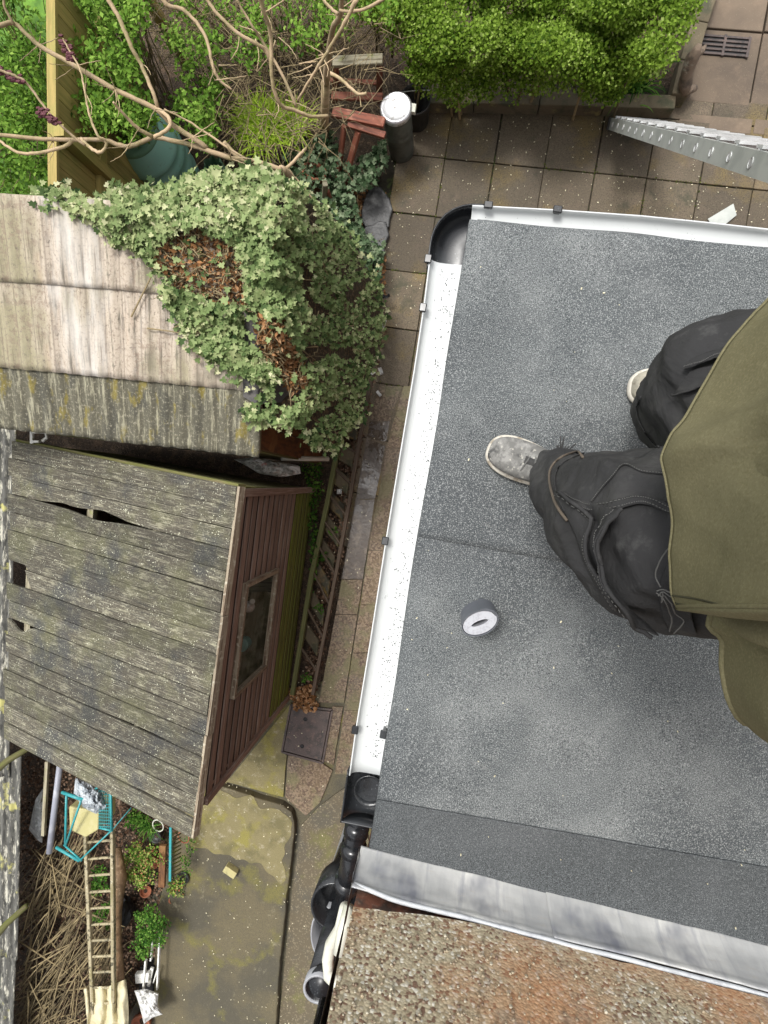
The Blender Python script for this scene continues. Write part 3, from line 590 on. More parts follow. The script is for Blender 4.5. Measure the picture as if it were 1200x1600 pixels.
# downpipe: offset bends along the wall, then hopper
pipe = bpy.data.objects.new('downpipe', None); C.objects.link(pipe); pipe.parent = ext; pipe.location = (oc.x-rc.x, oc.y-rc.y, 3.4)
def ppart(name, mt, pts_, r, seg=16, smooth=True):
    m = MB(); m.tube(pts_, r, seg); return m.build(name, mt, pipe, smooth=smooth)
p0 = oc+Vector((0, 0, -.13)); p1 = P(558, 1290, 3.42); p2 = P(551, 1335, 3.42); p3 = P(538, 1400, 3.3)
ppart('pipe', 'black_pvc', [p0, oc+Vector((0, 0, -.2)), lerp(oc+Vector((0, 0, -.24)), p1, .5), p1, p2, p3], .034)
def collar(a, b, r, mt='black_pvc'):
    ppart('pipe_collar', mt, [a, b], r, 18)
dpp = (p2-p1).normalized()
collar(p1-dpp*.01, p1+dpp*.03, .04); collar(p2-dpp*.035, p2, .041); collar(lerp(p2, p3, .55), lerp(p2, p3, .75), .043)
hc = P(524, 1418, 3.28)
m = MB(); m.lathe(hc+Vector((0, 0, -.32)), [(.05, 0), (.055, .12), (.085, .2), (.088, .32), (.08, .32), (.078, .21), (.0, .16)], 24); m.build('hopper', 'black_pvc', pipe, smooth=True)
m = MB(); m.tube([hc+Vector((0, 0, -.3)), Vector((hc.x, hc.y, .1)), Vector((hc.x, hc.y-.08, .02))], .045, 18); m.build('pipe', 'black_pvc', pipe, smooth=True)
# house
hs_ = thing('house', (wA.x, wA.y, 0), 'pebbledashed house wall rising beside the flat roof behind lead flashing', 'building')
HZ = 6.3; back = -wn
m = MB(); a, b = wA-wd_*.0, wA+wd_*4.2
m.prism([a+wn*-.012, b+wn*-.012, b+back*3, a+back*3], 0, HZ); m.build('wall', 'old_brick', hs_)
def dash(a_, b_):
    s = a_*4.2; z0 = RZ+.155+.045*max(0, 1-s/.28)+.004*nz(s*30, 1)+.006*nz(s*9, 4)
    z = lerp(z0, HZ, b_**1.6); p = wA+wd_*s+wn*(.012+.004*nz(s*3, z*3)); p.z = z; return p
m = MB(); m.grid(dash, 160, 90)
m.grid(lambda a_, b_: wA-wd_*.012+wn*.012+back*(a_*3)+Vector((0, 0, lerp(RZ+.2, HZ, b_)-RZ)), 20, 30)
m.grid(lambda a_, b_: wA+wn*(.014*b_-.002)+wd_*a_*4.2+Vector((0, 0, RZ+.155+.045*max(0, 1-a_*4.2/.28)+.004*nz(a_*4.2*30, 1)+.006*nz(a_*4.2*9, 4)-RZ)), 160, 2)
m.build('pebbledash', 'pebbledash', hs_)
# loose real pebbles standing proud in the dash
m = MB()
for k in range(1500):
    s = random.random()**1.3*1.3; z = RZ+.21+random.random()*.55; r = random.uniform(.002, .0045)
    p = wA+wd_*s+wn*.016; p.z = z; m.ball(p, (r, r*random.uniform(.6, 1), r*random.uniform(.7, 1.3)), 5, 3)
M['pebble'] = mat('pebble', (0, 0, 0), .6, ramp=[(.16, .1, .07), (.28, .22, .15), (.38, .31, .21), (.3, .25, .18), (.5, .46, .36)])
o = m.build('pebbles', 'pebble', hs_); o['kind'] = 'stuff'
# lead flashing in two lengths with a lapped joint, dressed round the corner
def lead(s0, s1, lift, name='lead_flashing'):
    def fn(a_, b_):
        s = lerp(s0, s1, a_); h = .135+.012*nz(s*2, 3)
        z = RZ+.006+h*b_
        o = .012+lift+.02*(1-b_)**3+.0025*nz(s*5, b_*2, 4)+.0012*nz(s*26, b_*5, 1)+.002*math.exp(-((b_-.93)/.05)**2)
        p = wA+wd_*s+wn*o; p.z = z; return p
    m = MB(); m.grid(fn, int((s1-s0)*110), 26, ((s1-s0)*1.0, .15)); o = m.build(name, 'lead', hs_, smooth=True)
    sm = o.modifiers.new('thick', 'SOLIDIFY'); sm.thickness = .003
lead(-.015, .49, 0); lead(.475, 3.6, .003)
m = MB(); m.grid(lambda a_, b_: wA-wd_*(.017+.004*nz(b_*4, a_*4))+wn*(.03-.16*a_)+Vector((0, 0, .0+.135*b_+.02*a_)), 14, 12, (.15, .15)); m.build('lead_return', 'lead', hs_, smooth=True)
m = MB(); m.tube([wA+wd_*(i*.03-.01)+wn*(.012+.003*nz(i*.3, 1))+Vector((0, 0, .146+.004*nz(i*.25, 5)-.02*max(0, 1-i*.03/.1))) for i in range(115)], .006, 6, rnd=.5)
M['sealant'] = mat('sealant', (.5, .52, .54), .5, [dict(s=20, lo=.5, hi=.65, c=(.33, .34, .37))]); m.build('sealant_bead', 'sealant', hs_, smooth=True)
# waste and soil pipes on the side of the house
def hpipe(name, mt, pp, r, label=None, seg=16):
    m = MB(); m.tube(pp, r, seg); o = m.build(name, mt, hs_, smooth=True)
    if label: o['label'] = label
    return o
hpipe('waste_pipe', 'cream_pvc', [P(540, 1418, 3.66), P(532, 1450, 3.62), P(517, 1475, 3.6), P(512, 1500, 3.6), P(514, 1525, 3.62), P(535, 1545, 3.66)], .017, 'cream plastic waste pipe bending into the wall')
hpipe('waste_pipe', 'cream_pvc', [P(547, 1415, 3.7), P(536, 1455, 3.72), P(530, 1490, 3.73)], .017, 'straight cream plastic waste pipe')
sp_ = P(497, 1545, 3.5)
m = MB(); m.tube([P(505, 1525, 3.45), P(503, 1535, 3.5)], .04, 20); m.lathe(sp_, [(.042, -.5), (.042, 0), (.037, 0), (.037, -.3)], 24); o = m.build('soil_pipe', 'black_pvc', hs_, smooth=True)
m = MB(); m.lathe(sp_, [(.047, -.03), (.047, .004), (.04, .004), (.04, -.03)], 24); m.build('pipe_rim', 'grey_pvc', o, smooth=True)
vp = P(507, 1566, 3.6); hpipe('vent_pipe', 'black_pvc', [vp, vp+Vector((0, 0, .4)), vp+Vector((0, 0, 1.3))], .017)
# wide black vessel side below the hopper (header pipe seen from above)
m = MB(); m.lathe(P(512, 1462, 3.2), [(.075, -.6), (.08, -.1), (.085, 0), (.078, 0), (.074, -.1), (.07, -.5)], 28, sx=.75, sy=1.25, rot=0); m.build('rainwater_head', 'grey_pvc', hs_, smooth=True)
m = MB(); m.tube([P(540, 1345, 2.9), P(533, 1362, 2.95), P(529, 1378, 3.0)], .03, 12); m.build('pipe_sleeve', 'blue_plastic', hs_, smooth=True)

# ---------------------------------------------------------------- BROWN SHED
zl, zr_ = 1.2, 1.85
A_, B_, C_, D_ = P(20, 688, zl), P(373, 760, zr_), P(301, 1307, zr_), P(8, 1152, zl)
shed = thing('wooden_shed', Vector((lerp(A_, C_, .5).x, lerp(A_, C_, .5).y, 0)), 'small brown clad shed with a rotten mossy plank roof and side window', 'shed')
NB = 17
rf = bpy.data.objects.new('roof', None)
def roofpt(s, t): return lerp(lerp(A_, B_, s), lerp(D_, C_, s), t)
rn = (B_-A_).cross(D_-A_).normalized(); rn = rn if rn.z > 0 else -rn
m = MB()
random.seed(11)
for k in range(NB):
    t0, t1 = k/NB, (k+1)/NB; sh = random.random(); lift = random.uniform(-.004, .005); o1 = random.uniform(0, 40); st = random.uniform(0, .012); skew = random.uniform(-.0015, .0015)
    s_beg = -.01+random.uniform(0, .03); seg = 44; top = []; 
    if k in (7,): s_beg = .135
    en = 1.0+random.uniform(-.003, .006)
    for i in range(seg+1):
        s = lerp(s_beg, en, i/seg); g0_, g1_ = .012/NB, (.012+.03*abs(nz(k*2.3, 5)))/NB
        g0_ += .02/NB*nz(s*9, k*3.1)+skew*s; g1_ += .02/NB*nz(s*9, k*3.1+50)
        if k == 2: g1_ += .30/NB*max(0, math.exp(-((s-.28)/.07)**2)*.6+math.exp(-((s-.47)/.1)**2)*1.0)*(1+.3*nz(s*30, 1))
        if k == 3: g0_ += .22/NB*max(0, math.exp(-((s-.45)/.1)**2))
        if k == 10: g0_ += .5/NB*math.exp(-((s-.09)/.045)**2)
        if k == 6: g1_ += (.25/NB if s < .11 else 0)
        if k == 12: g1_ += .08/NB*math.exp(-((s-.7)/.15)**2)
        zz = lift+.004*nz(s*3, k*1.7)
        for t_, q in ((t0+g0_, .006), (t1-g1_, 0.0)):
            top.append((roofpt(s, t_)+rn*(zz+q+.012), (o1+s*1.8, k*3+t_*2.2)))
    vs = [p for p, _ in top]; uv = [q for _, q in top]; n = len(vs)
    bot = [p-rn*.016 for p in vs]
    if k == 7: # ragged end
        vs[0] += (A_-B_).normalized()*.07; bot[0] += (A_-B_).normalized()*.07
    V = vs+bot; U = uv+[(a+.3, b+.3) for a, b in uv]; F = []
    for i in range(seg):
        a = 2*i; F += [(a, a+1, a+3, a+2), (n+a, n+a+2, n+a+3, n+a+1), (a, a+2, n+a+2, n+a), (a+1, n+a+1, n+a+3, a+3)]
    F += [(0, n, n+1, 1), (2*seg, 2*seg+1, n+2*seg+1, n+2*seg)]
    m.add(V, [f[::-1] for f in F], U, sh)
m.build('roof', 'roof_board', shed)
random.seed(12)
m = MB()
for s in (.1, .4, .7): m.bar(roofpt(s, .01)-rn*.035, roofpt(s, .99)-rn*.035, .045, .05)
m.build('rafter', 'old_wood', shed)
# barge trims
m = MB(); e_ = (B_-A_).normalized()
for a, b, j in ((0, .36, 0), (.362, .7, .004), (.703, 1, -.003)): m.bar(roofpt(1, a)+e_*(.012+j)-rn*.012, roofpt(1, b)+e_*(.012+j)-rn*.012, .018, .055, up=rn)
m.build('barge_board', 'trim', shed)
# front wall
ft0, ft1 = P(376, 770, 1.78), P(320, 1252, 1.76); fb0, fb1 = P(490, 765, 0), P(450, 1088, 0)
fn_ = (ft1-ft0).cross(Vector((0, 0, 1))).normalized(); fn_ = fn_ if fn_.x > 0 else -fn_
def wallpt(s, h): # s 0..1 along, h height fraction
    return lerp(lerp(fb0, fb1, s), lerp(ft0, ft1, s), h)
# window opening corners on the wall plane
wpn = (ft1-ft0).cross(fb0-ft0).normalized(); wpn = wpn if wpn.x > 0 else -wpn
wq = [rayplane(u, v, ft0, wpn) for u, v in ((379, 920), (428, 887), (413, 1037), (362, 1088))]
def sh_(p):
    best = None; h = (p.z-0)/1.77; l = (lerp(ft0, ft1, 0)-fb0)
    a, b = wallpt(0, h), wallpt(1, h); s = (p-a).dot(b-a)/(b-a).length_squared; return s, h
ws = [sh_(p) for p in wq]; s0w = (ws[0][0]+ws[1][0])/2; s1w = (ws[2][0]+ws[3][0])/2; h1w = (ws[0][1]+ws[3][1])/2; h0w = (ws[1][1]+ws[2][1])/2
print('window', ws, s0w, s1w, h0w, h1w)
NW = 16; mbs = {'cladding': MB(), 'green_cladding': MB()}
for k in range(NW):
    h0, h1 = k/NW, (k+1)/NW; mb = mbs['green_cladding' if k < 5 else 'cladding']; hm = (h0+h1)/2
    spans = [(0.012, .99)] if not (h0w-.01 < hm < h1w+.01) else [(0.012, s0w), (s1w, .99)]
    for a, b in spans:
        pa, pb2 = wallpt(a, hm), wallpt(b, hm); up = (wallpt(a, h1)-wallpt(a, h0))
        mb.box((pa+pb2)/2+wpn*random.uniform(-.002, .002), (pb2-pa)/2, up*.31, wpn*.005, rnd=random.random())
bkm = MB(); 
for a, b, c0_, c1_ in ((.01, s0w, 0, 1), (s1w, .99, 0, 1), (s0w, s1w, 0, h0w), (s0w, s1w, h1w, 1)):
    bkm.add([wallpt(a, c0_)-wpn*.004, wallpt(b, c0_)-wpn*.004, wallpt(b, c1_)-wpn*.004, wallpt(a, c1_)-wpn*.004], [(0, 1, 2, 3)], [(0, 0), (1, 0), (1, 1), (0, 1)])
M['groove_shade'] = mat('groove_shade', (.018, .012, .009), .9); bkm.build('groove_shade_sheet', 'groove_shade', shed)  # near-black sheet behind the boards: shade between them put into its colour
mbs['cladding'].build('wall', 'cladding', shed); o = mbs['green_cladding'].build('wall', 'green_cladding', shed); o['label'] = 'mossy green lower boards of the shed wall'
for s in (0.0, 1.0):
    m = MB(); m.bar(wallpt(s, 0)+wpn*.006, wallpt(s, 1.0)+wpn*.006, .05, .03, up=wpn)
    m.build('corner_post', 'cladding', shed)
win = MB(); cs = [wallpt(s0w, h0w), wallpt(s1w, h0w), wallpt(s1w, h1w), wallpt(s0w, h1w)]
for i in range(4):
    a, b = cs[i], cs[(i+1) % 4]; e2_ = (b-a).normalized()*.012
    win.bar(a-e2_+wpn*.014, b+e2_+wpn*.014, .03, .035, up=wpn)
wo = win.build('window', 'trim', shed)
m = MB(); m.add([p-wpn*.006 for p in cs]+[p-wpn*.01 for p in cs], [(0, 1, 2, 3), (7, 6, 5, 4)], [(0, 0), (1, 0), (1, 1), (0, 1)]*2); m.build('pane', 'glass', wo)
# other walls, floor
def inw(p, k=.05): c = lerp(A_, C_, .5); return p+(Vector((c.x, c.y, p.z))-p).normalized()*k
bl0 = A_+(B_-A_).normalized()*.1+(D_-A_).normalized()*.012; bl1 = inw(D_, .09); bl0.z = bl1.z = 0
m = MB()
def wallboards(mb, a, b, za, zb, n=12):
    for k in range(n):
        pa = Vector((a.x, a.y, 0)); pb3 = Vector((b.x, b.y, 0)); d = (pb3-pa); nn = Vector((-d.y, d.x, 0)).normalized()
        for j in range(n): pass
    d = (pb3-pa); top = max(za, zb); nb = int(top/.1)
    for j in range(nb):
        z = (j+.5)*.1; t0 = 0.; t1 = 1.
        if za < z and zb > za: t0 = (z-za)/(zb-za)
        if zb < z and za > zb: t1 = (za-z)/(za-zb)
        q0, q1 = lerp(pa, pb3, t0), lerp(pa, pb3, t1)
        mb.box((q0+q1)/2+Vector((0, 0, z)), (q1-q0)/2, Vector((0, 0, .049)), nn*.008)
wallboards(m, bl0, fb0+Vector((-.03, -.0, 0)), 1.12, 1.74); o = m.build('wall', 'moss_wood', shed); o['label'] = 'mossy green end wall facing the sheeted shed'
m = MB(); wallboards(m, bl1, fb1+Vector((-.03, .02, 0)), 1.12, 1.72); wallboards(m, bl0, bl1, 1.1, 1.1); m.build('wall', 'cladding', shed)
m = MB(); m.prism([bl0, fb0, fb1, bl1], .02, .06); m.build('floor', 'old_wood', shed)
m = MB(); m.bar(roofpt(.02, 0)-rn*.03, roofpt(1, 0)-rn*.03, .03, .07, up=rn); m.build('fascia', 'moss_wood', shed)
# things inside the shed window
t = P(430, 945, 1.0)
lb = thing('light_bulb', rayplane(389, 948, ft0-wpn*.16, wpn), 'white round light bulb hanging inside the brown shed window', 'light bulb')
m = MB(); m.ball(lb.location, .045, 14, 10); m.build('globe', 'white_plastic', lb, smooth=True)
m = MB(); m.tube([lb.location+Vector((.03, .03, .03)), lb.location+Vector((.06, .06, .09))], .02, 10); m.build('cap', 'cream_pvc', lb)
sk = rayplane(403, 1010, ft0-wpn*.3, wpn)
m = MB(); a = rayplane(412, 925, ft0-wpn*.22, wpn); b = rayplane(385, 1075, ft0-wpn*.22, wpn)
m.grid(lambda q, r: lerp(a, b, r)+Vector((0, 0, .0))+Vector((.11*(q-.5)*2, 0, .03*math.sin(q*9+r*5))), 8, 14)
tag(m.build('crumpled_paper_sheet', 'dirty_paper', origin=a), 'dirty crumpled paper sheet lying behind the shed window glass', 'paper sheet')
m = MB(); c = rayplane(377, 1008, ft0-wpn*.2, wpn); m.lathe(c-Vector((0, 0, .1)), [(0, 0), (.05, 0), (.055, .1), (.0, .11)], 16)
tag(m.build('green_tub', 'teal_plastic', origin=c), 'small green tub standing behind the shed window', 'tub')

# ---------------------------------------------------------------- SHED WITH CORRUGATED SHEETS
BR = P(405, 714, 1.85); upd = Vector((.19, .98, 0)).normalized(); evd = Vector((-math.cos(math.radians(6.6)), math.sin(math.radians(6.6)), 0))
run = 1.22; rise = .5; WD = 2.7
cs_ = thing('sheeted_shed', BR+evd*1.3+upd*.6-Vector((0, 0, 1.85)), 'old shed under pale weathered corrugated sheets half buried in ivy', 'shed')
def cpt(s, t, off=0): # s along eave metres from right, t 0 eave .. 1 top
    p = BR+evd*s+upd*(run*t); p.z = 1.85+rise*t; nrm_ = Vector((-upd.x*rise, -upd.y*rise, run)).normalized(); return p+nrm_*off
def course(t0, t1, off, mt, s0=0, s1=WD, seed=0):
    m = MB(); nS = int((s1-s0)/.0118)
    def fn(a_, b_):
        s = lerp(s0, s1, a_); t = lerp(t0, t1, b_)+.006*nz(s*3, seed, 1)*(1-b_)
        ph = s/.094*2*PI; sag = .01*nz(s*1.3, t*2, seed)
        return cpt(s, t, off*(1-b_)+.0065*math.copysign(abs(math.sin(ph))**.8, math.sin(ph))+sag)
    m.grid(fn, nS, 14, (s1-s0, (t1-t0)*run)); o = m.build('roof_sheet', mt, cs_, smooth=True)
    sm = o.modifiers.new('thick', 'SOLIDIFY'); sm.thickness = .006; sm.offset = -1
    return o
course(0, .33, .0, 'sheet_mossy', seed=1)['label'] = 'dark mossy lower course of corrugated sheets'
course(.30, .70, .012, 'sheet', seed=2); course(.67, 1.0, .012, 'sheet', seed=3)
for q0_, q1_, mt, lab in ((BR-evd*-.06+upd*.05, BR+evd*.06+upd*1.12, 'orange_wood', 'orange brown boarded end wall below the ivy'), (BR+evd*.06+upd*.05, BR+evd*2.6+upd*.05, 'moss_wood', None)):
    m = MB(); d = (q1_-q0_); d.z = 0; n = Vector((-d.y, d.x, 0)).normalized(); nb = max(2, int(d.length/.14))
    for j in range(nb):
        c = q0_+d*((j+.5)/nb); m.box(Vector((c.x, c.y, .89)), Vector((0, 0, .89)), d.normalized()*(d.length/nb/2-.003), n*.01)
    o = m.build('wall', mt, cs_)
    if lab: o['label'] = lab
m = MB(); m.bar(BR+evd*.03+upd*.02-Vector((0, 0, .03)), BR+evd*.03+upd*1.15+Vector((0, 0, .44)), .03, .06); m.build('barge_board', 'old_wood', cs_)
m = MB(); fpts = [(-10, 440), (3, 442), (18, 520), (24, 582), (-10, 585)]
def c_on(u, v, off):
    nrm_ = Vector((-upd.x*rise, -upd.y*rise, run)).normalized(); return rayplane(u, v, cpt(0, 0, off), nrm_)
q = [c_on(u, v, .02) for u, v in fpts]; m.add(q+[p-Vector((0, 0, .004)) for p in q], [(4, 3, 2, 1, 0)]+[(i, (i+1) % 5, 5+(i+1) % 5, 5+i) for i in range(5)]); m.build('felt_patch', 'blue_felt', cs_)
# old felt and twigs lying on the right side under the ivy
m = MB(); q = [c_on(u, v, .025) for u, v in [(378, 480), (405, 484), (412, 560), (468, 605), (470, 628), (400, 632), (380, 620)]]
q[4] = P(468, 626, 1.8); q[3] = P(470, 600, 1.85)
m.add(q+[p-Vector((0, 0, .005)) for p in q], [(6, 5, 4, 3, 2, 1, 0)]+[(i, (i+1) % 7, 7+(i+1) % 7, 7+i) for i in range(7)]); m.build('felt_patch', 'roof_felt_old', cs_)
# ---------------------------------------------------------------- NEIGHBOUR'S CORRUGATED ROOF at far left
nb_ = thing('corrugated_lean_to', P(5, 1000, 0), 'long dark corrugated sheet roof with pale lichen along the left boundary', 'lean-to roof')
def strip_(v0, v1, u0, u1, zt, name='roof_sheet'):
    a0, a1 = P(u0, v0, zt), P(u1, v1, zt); L = (a1-a0).length; wd2 = .75; dr = (a1-a0).normalized(); sd_ = Vector((dr.y, -dr.x, 0)); sd_ = sd_ if sd_.x < 0 else -sd_
    m = MB(); m.grid(lambda a_, b_: a0+dr*(L*b_)+sd_*(wd2*a_)+Vector((0, 0, -.1*a_*0+.012*math.sin(a_*wd2/.076*2*PI)+.006*nz(a_*3, b_*6))), 90, 20, (wd2, L))
    o = m.build(name, 'dark_sheet', nb_, smooth=True); sm = o.modifiers.new('t', 'SOLIDIFY'); sm.thickness = .005
strip_(600, 1215, 27, 15, .5); strip_(1180, 1500, 34, 28, .47); strip_(1480, 1850, 26, 12, .44)
for v in (700, 1000, 1300, 1600):
    m = MB(); m.bar(P(-12, v, 0), P(-12, v, .46), .08, .08); m.build('post', 'old_wood', nb_)
# ================================================================ VEGETATION AND YARD OBJECTS
def sample_poly(poly, n, excl=(), pe=1.0):
    us = [p[0] for p in poly]; vs = [p[1] for p in poly]; out = []
    while len(out) < n:
        u = random.uniform(min(us), max(us)); v = random.uniform(min(vs), max(vs))
        if not inpoly(u, v, poly): continue
        if any(inpoly(u, v, e) for e in excl) and random.random() < pe: continue
        out.append((u, v))
    return out
def clumps(cents, n, r, flat=.7):
    o = []
    for c in cents:
        d = rng.normal(0, 1, (n, 3)); d /= np.linalg.norm(d, axis=1)[:, None]; d[:, 2] *= flat
        o.append(np.array(c)+d*r*(rng.random((n, 1))**.35)*np.array([1, 1, 1]))
    return np.concatenate(o)
random.seed(21)
# bright green hedge
hp = [(560, -120), (1140, -120), (1085, 0), (1058, 50), (1020, 105), (975, 138), (905, 146), (800, 138), (690, 150), (655, 125), (640, 95), (608, 70), (585, 40), (575, 0)]
hc_ = []
for u, v in sample_poly(hp, 430):
    ed = min(1, max(0, (165-v)/90)); z = .28+.62*ed+.22*nz(u*.012, v*.012, 1)*ed*2
    hc_.append(P(u, v, max(.15, z)))
hedge = thing('hedge', P(830, 60, 0), 'dense bright green box hedge behind the concrete kerb', 'hedge')
pts_h = clumps(hc_, 180, .125)
cl = np.repeat(rng.normal(0, .13, len(hc_)), 180)
leaf_mesh('foliage', 'hedge_leaf', pts_h, (0, -.1, 1), rng.uniform(.014, .026, len(pts_h)), 'round', .75, hedge, rnd=.5+cl+rng.normal(0, .2, len(pts_h)))
m = MB()
for c in hc_[::9]:
    b = Vector((c.x+random.uniform(-.1, .1), c.y+.1, 0)); m.tube([b, lerp(b, c, .6)+Vector((random.uniform(-.04, .04), 0, 0)), c], [.012, .008, .004], 5)
m.build('stem', 'twig', hedge)
def blades(name, label, c, n, L, mt, spread=1.0, cat='grass clump', r0=.04, wd=.006, up=1.0, bias=(0, 0), group=None, parent=None):
    m = MB()
    for k in range(n):
        a = random.uniform(0, 2*PI); l = L*random.uniform(.6, 1.1); sp = random.uniform(.3, 1)*spread; b = Vector(c)+Vector((random.gauss(0, r0), random.gauss(0, r0), 0))
        dx = Vector((math.cos(a)+bias[0], math.sin(a)+bias[1], 0)); side = Vector((-math.sin(a), math.cos(a), 0)); vs = []; 
        for i in range(6):
            t = i/5; p = b+dx*(l*sp*t)+Vector((0, 0, l*up*(t*(1.25-.9*sp*0)-1.15*t*t*sp))); w_ = wd*(1-t**2)+.0006
            vs += [p-side*w_, p+side*w_]
        m.add(vs, [(2*i, 2*i+2, 2*i+3, 2*i+1) for i in range(5)])
    if parent is not None: return m.build(name, mt, parent)
    return tag(m.build(name, mt, origin=c), label, cat, group)
M['sedge'] = M['grass_blade']
blades('grass_clump', 'yellow green arching grass tuft under the bare branches, the wider one', P(412, 205, .35), 620, .34, 'grass_blade', 1.0, r0=.07, wd=.0055, up=.75)
blades('grass_clump', 'smaller yellow green grass tuft beside the tree trunk', P(462, 200, .35), 320, .26, 'grass_blade', 1.0, r0=.05, wd=.0055, up=.75)
blades('strap_leaf_plant', 'strap leaved plant with white striped leaves in the hedge corner', P(985, 132, .05), 150, .3, 'weed_leaf', 1.0, 'plant', wd=.007, r0=.06)
# leafy shrub and thicket
def shrub(name, label, cat, poly, zr, nst, nl, ls, mt, base, tpl='leaf', stem='twig', group=None, leafr=.09, stem_r=.006):
    t = thing(name, base, label, cat, group); cs = []; m = MB()
    for u, v in sample_poly(poly, nst):
        c = P(u, v, random.uniform(*zr)); cs.append(c); b = Vector((lerp(c.x, base.x, .5)+random.uniform(-.1, .1), lerp(c.y, base.y, .5)+random.uniform(-.1, .1), 0))
        m.tube([b, lerp(b, c, .5)+Vector((random.uniform(-.08, .08), random.uniform(-.08, .08), .05)), c], [stem_r, stem_r*.7, stem_r*.35], 5)
    m.build('stem', stem, t)
    pp = clumps(cs, nl, leafr); cl = np.repeat(rng.normal(0, .15, len(cs)), nl)
    leaf_mesh('foliage', mt, pp, (0, 0, 1), rng.uniform(ls*.6, ls*1.15, len(pp)), tpl, .6, t, rnd=.5+cl+rng.normal(0, .2, len(pp)))
    return t
shrub('leafy_shrub', 'loose bright green leafy shrub beside the wooden fence', 'shrub', [(105, -60), (210, -60), (215, 60), (210, 130), (235, 180), (215, 205), (180, 205), (125, 190), (108, 120), (112, 20)], (.9, 1.65), 170, 48, .042, 'shrub_leaf', P(190, 120, 0), leafr=.11)
shrub('leafy_shrub', 'bright green leafy shrub rising above the teal water butt', 'shrub', [(262, 50), (330, 60), (345, 130), (340, 190), (325, 225), (290, 215), (270, 170), (285, 120)], (.5, 1.3), 42, 36, .045, 'shrub_leaf', P(310, 160, 0))
shrub('leafy_shrub', 'green leafy sprays mixed among the brown thicket twigs at the top', 'shrub', [(200, -60), (600, -60), (640, 40), (560, 80), (440, 70), (400, 110), (250, 60)], (.5, 1.2), 130, 26, .04, 'shrub_leaf', P(420, 20, 0))
shrub('garden_bush', 'soft green bush beyond the wooden fence in the corner', 'bush', [(-60, -60), (75, -60), (80, 100), (78, 330), (-60, 330)], (.2, .9), 110, 60, .05, 'shrub_leaf', P(20, 120, 0), leafr=.14)
# brown twig thicket
m = MB()
for u, v in sample_poly([(190, -60), (640, -60), (640, 70), (600, 90), (560, 180), (520, 210), (470, 240), (400, 245), (340, 230), (300, 100), (210, 60)], 1700):
    a = P(u, v, random.uniform(.05, 1.0)); d = Vector((random.gauss(0, 1), random.gauss(0, 1), random.gauss(0, .5))).normalized()*random.uniform(.12, .4)
    e = d.orthogonal().normalized()*random.uniform(-.06, .06)
    m.tube([a, a+d*.5+e, a+d+e*.3], [random.uniform(.002, .005), .002, .001], 4, cap=False)
tag(m.build('twig_thicket', 'twig'), 'dense tangle of thin brown bare twigs behind the tree', 'thicket', kind='stuff')
# fallen leaf litter
def litter(name, poly, n, zf, ls, mt, label, cat='leaf litter', tilt=.35):
    pp = []
    for u, v in sample_poly(poly, n):
        p = P(u, v, zf); p.z += random.uniform(0, .02); pp.append(p)
    return tag(leaf_mesh(name, mt, pp, (0, 0, 1), rng.uniform(ls*.5, ls*1.2, n), 'round', tilt), label, cat, kind='stuff')
litter('leaf_litter', [(25, 1180), (120, 1180), (280, 1290), (290, 1380), (250, 1480), (230, 1660), (20, 1660), (35, 1400)], 9000, 0, .028, 'litter_leaf', 'brown chipped leaf litter covering the planting bed')
litter('leaf_litter', [(590, 480), (540, 660), (470, 1095), (495, 1085), (530, 900), (575, 640), (603, 520)], 1600, 0, .025, 'litter_leaf', 'dark wet leaf litter between the ladder rails')
litter('leaf_litter', [(452, 1075), (490, 1072), (497, 1112), (462, 1108)], 260, .01, .035, 'dead_leaf', 'small pile of reddish dead leaves above the manhole cover')
litter('leaf_litter', [(550, 300), (605, 300), (600, 470), (570, 420)], 500, .0, .03, 'dead_leaf', 'dead leaves fallen along the edge of the ivy')
# ---------------------------------------------------------------- IVY
def roofz(u, v): return c_on(u, v, .0)
def ivypt(u, v, dz=0):
    if u < 410: 
        p = c_on(u, max(v, 338), .03+dz)
        if v < 338: p = P(u, v, p.z-.004*(338-v)*.3+dz*.2)
        return p
    z1 = c_on(410, max(v, 338), .03).z
    t = (u-410)/190; hump = .12*math.sin(min(1, t*1.4)*PI)
    z = lerp(z1, .35, t**1.7)+hump+.12*nz(u*.015, v*.015, 4)
    return P(u, v, max(.08, z+dz))
ivy = thing('ivy', P(470, 450, 0), 'pale green ivy mound spilling over the corrugated shed roof to the path', 'ivy')
main = [(52, 312), (58, 296), (110, 300), (142, 322), (185, 292), (250, 295), (320, 272), (400, 264), (450, 283), (500, 316), (548, 368), (574, 420), (594, 452), (601, 500), (592, 550), (572, 600), (566, 650), (545, 668), (525, 706), (490, 696), (470, 668), (430, 658), (392, 655), (385, 640), (425, 610), (385, 590), (335, 565), (298, 540), (283, 500), (255, 470), (262, 440), (232, 405), (200, 385), (172, 375), (150, 345), (100, 322)]
ex1 = [(245, 372), (310, 352), (365, 385), (382, 425), (384, 480), (350, 478), (310, 462), (272, 452), (240, 410)]
ex2 = [(402, 492), (436, 496), (470, 560), (486, 606), (455, 612), (425, 570), (402, 548)]
ex3 = [(376, 482), (406, 482), (410, 545), (384, 545)]; ex4 = [(378, 590), (430, 600), (470, 606), (470, 632), (392, 645), (376, 620)]
us = np.array([q for q in sample_poly(main, 12500, (ex1, ex2, ex3, ex4), .965) if q[0] < 430 or (random.random() < .62 and nz(q[0]*.03, q[1]*.03, 12) > -.32)])
pp = []; rr_ = []; sz = []
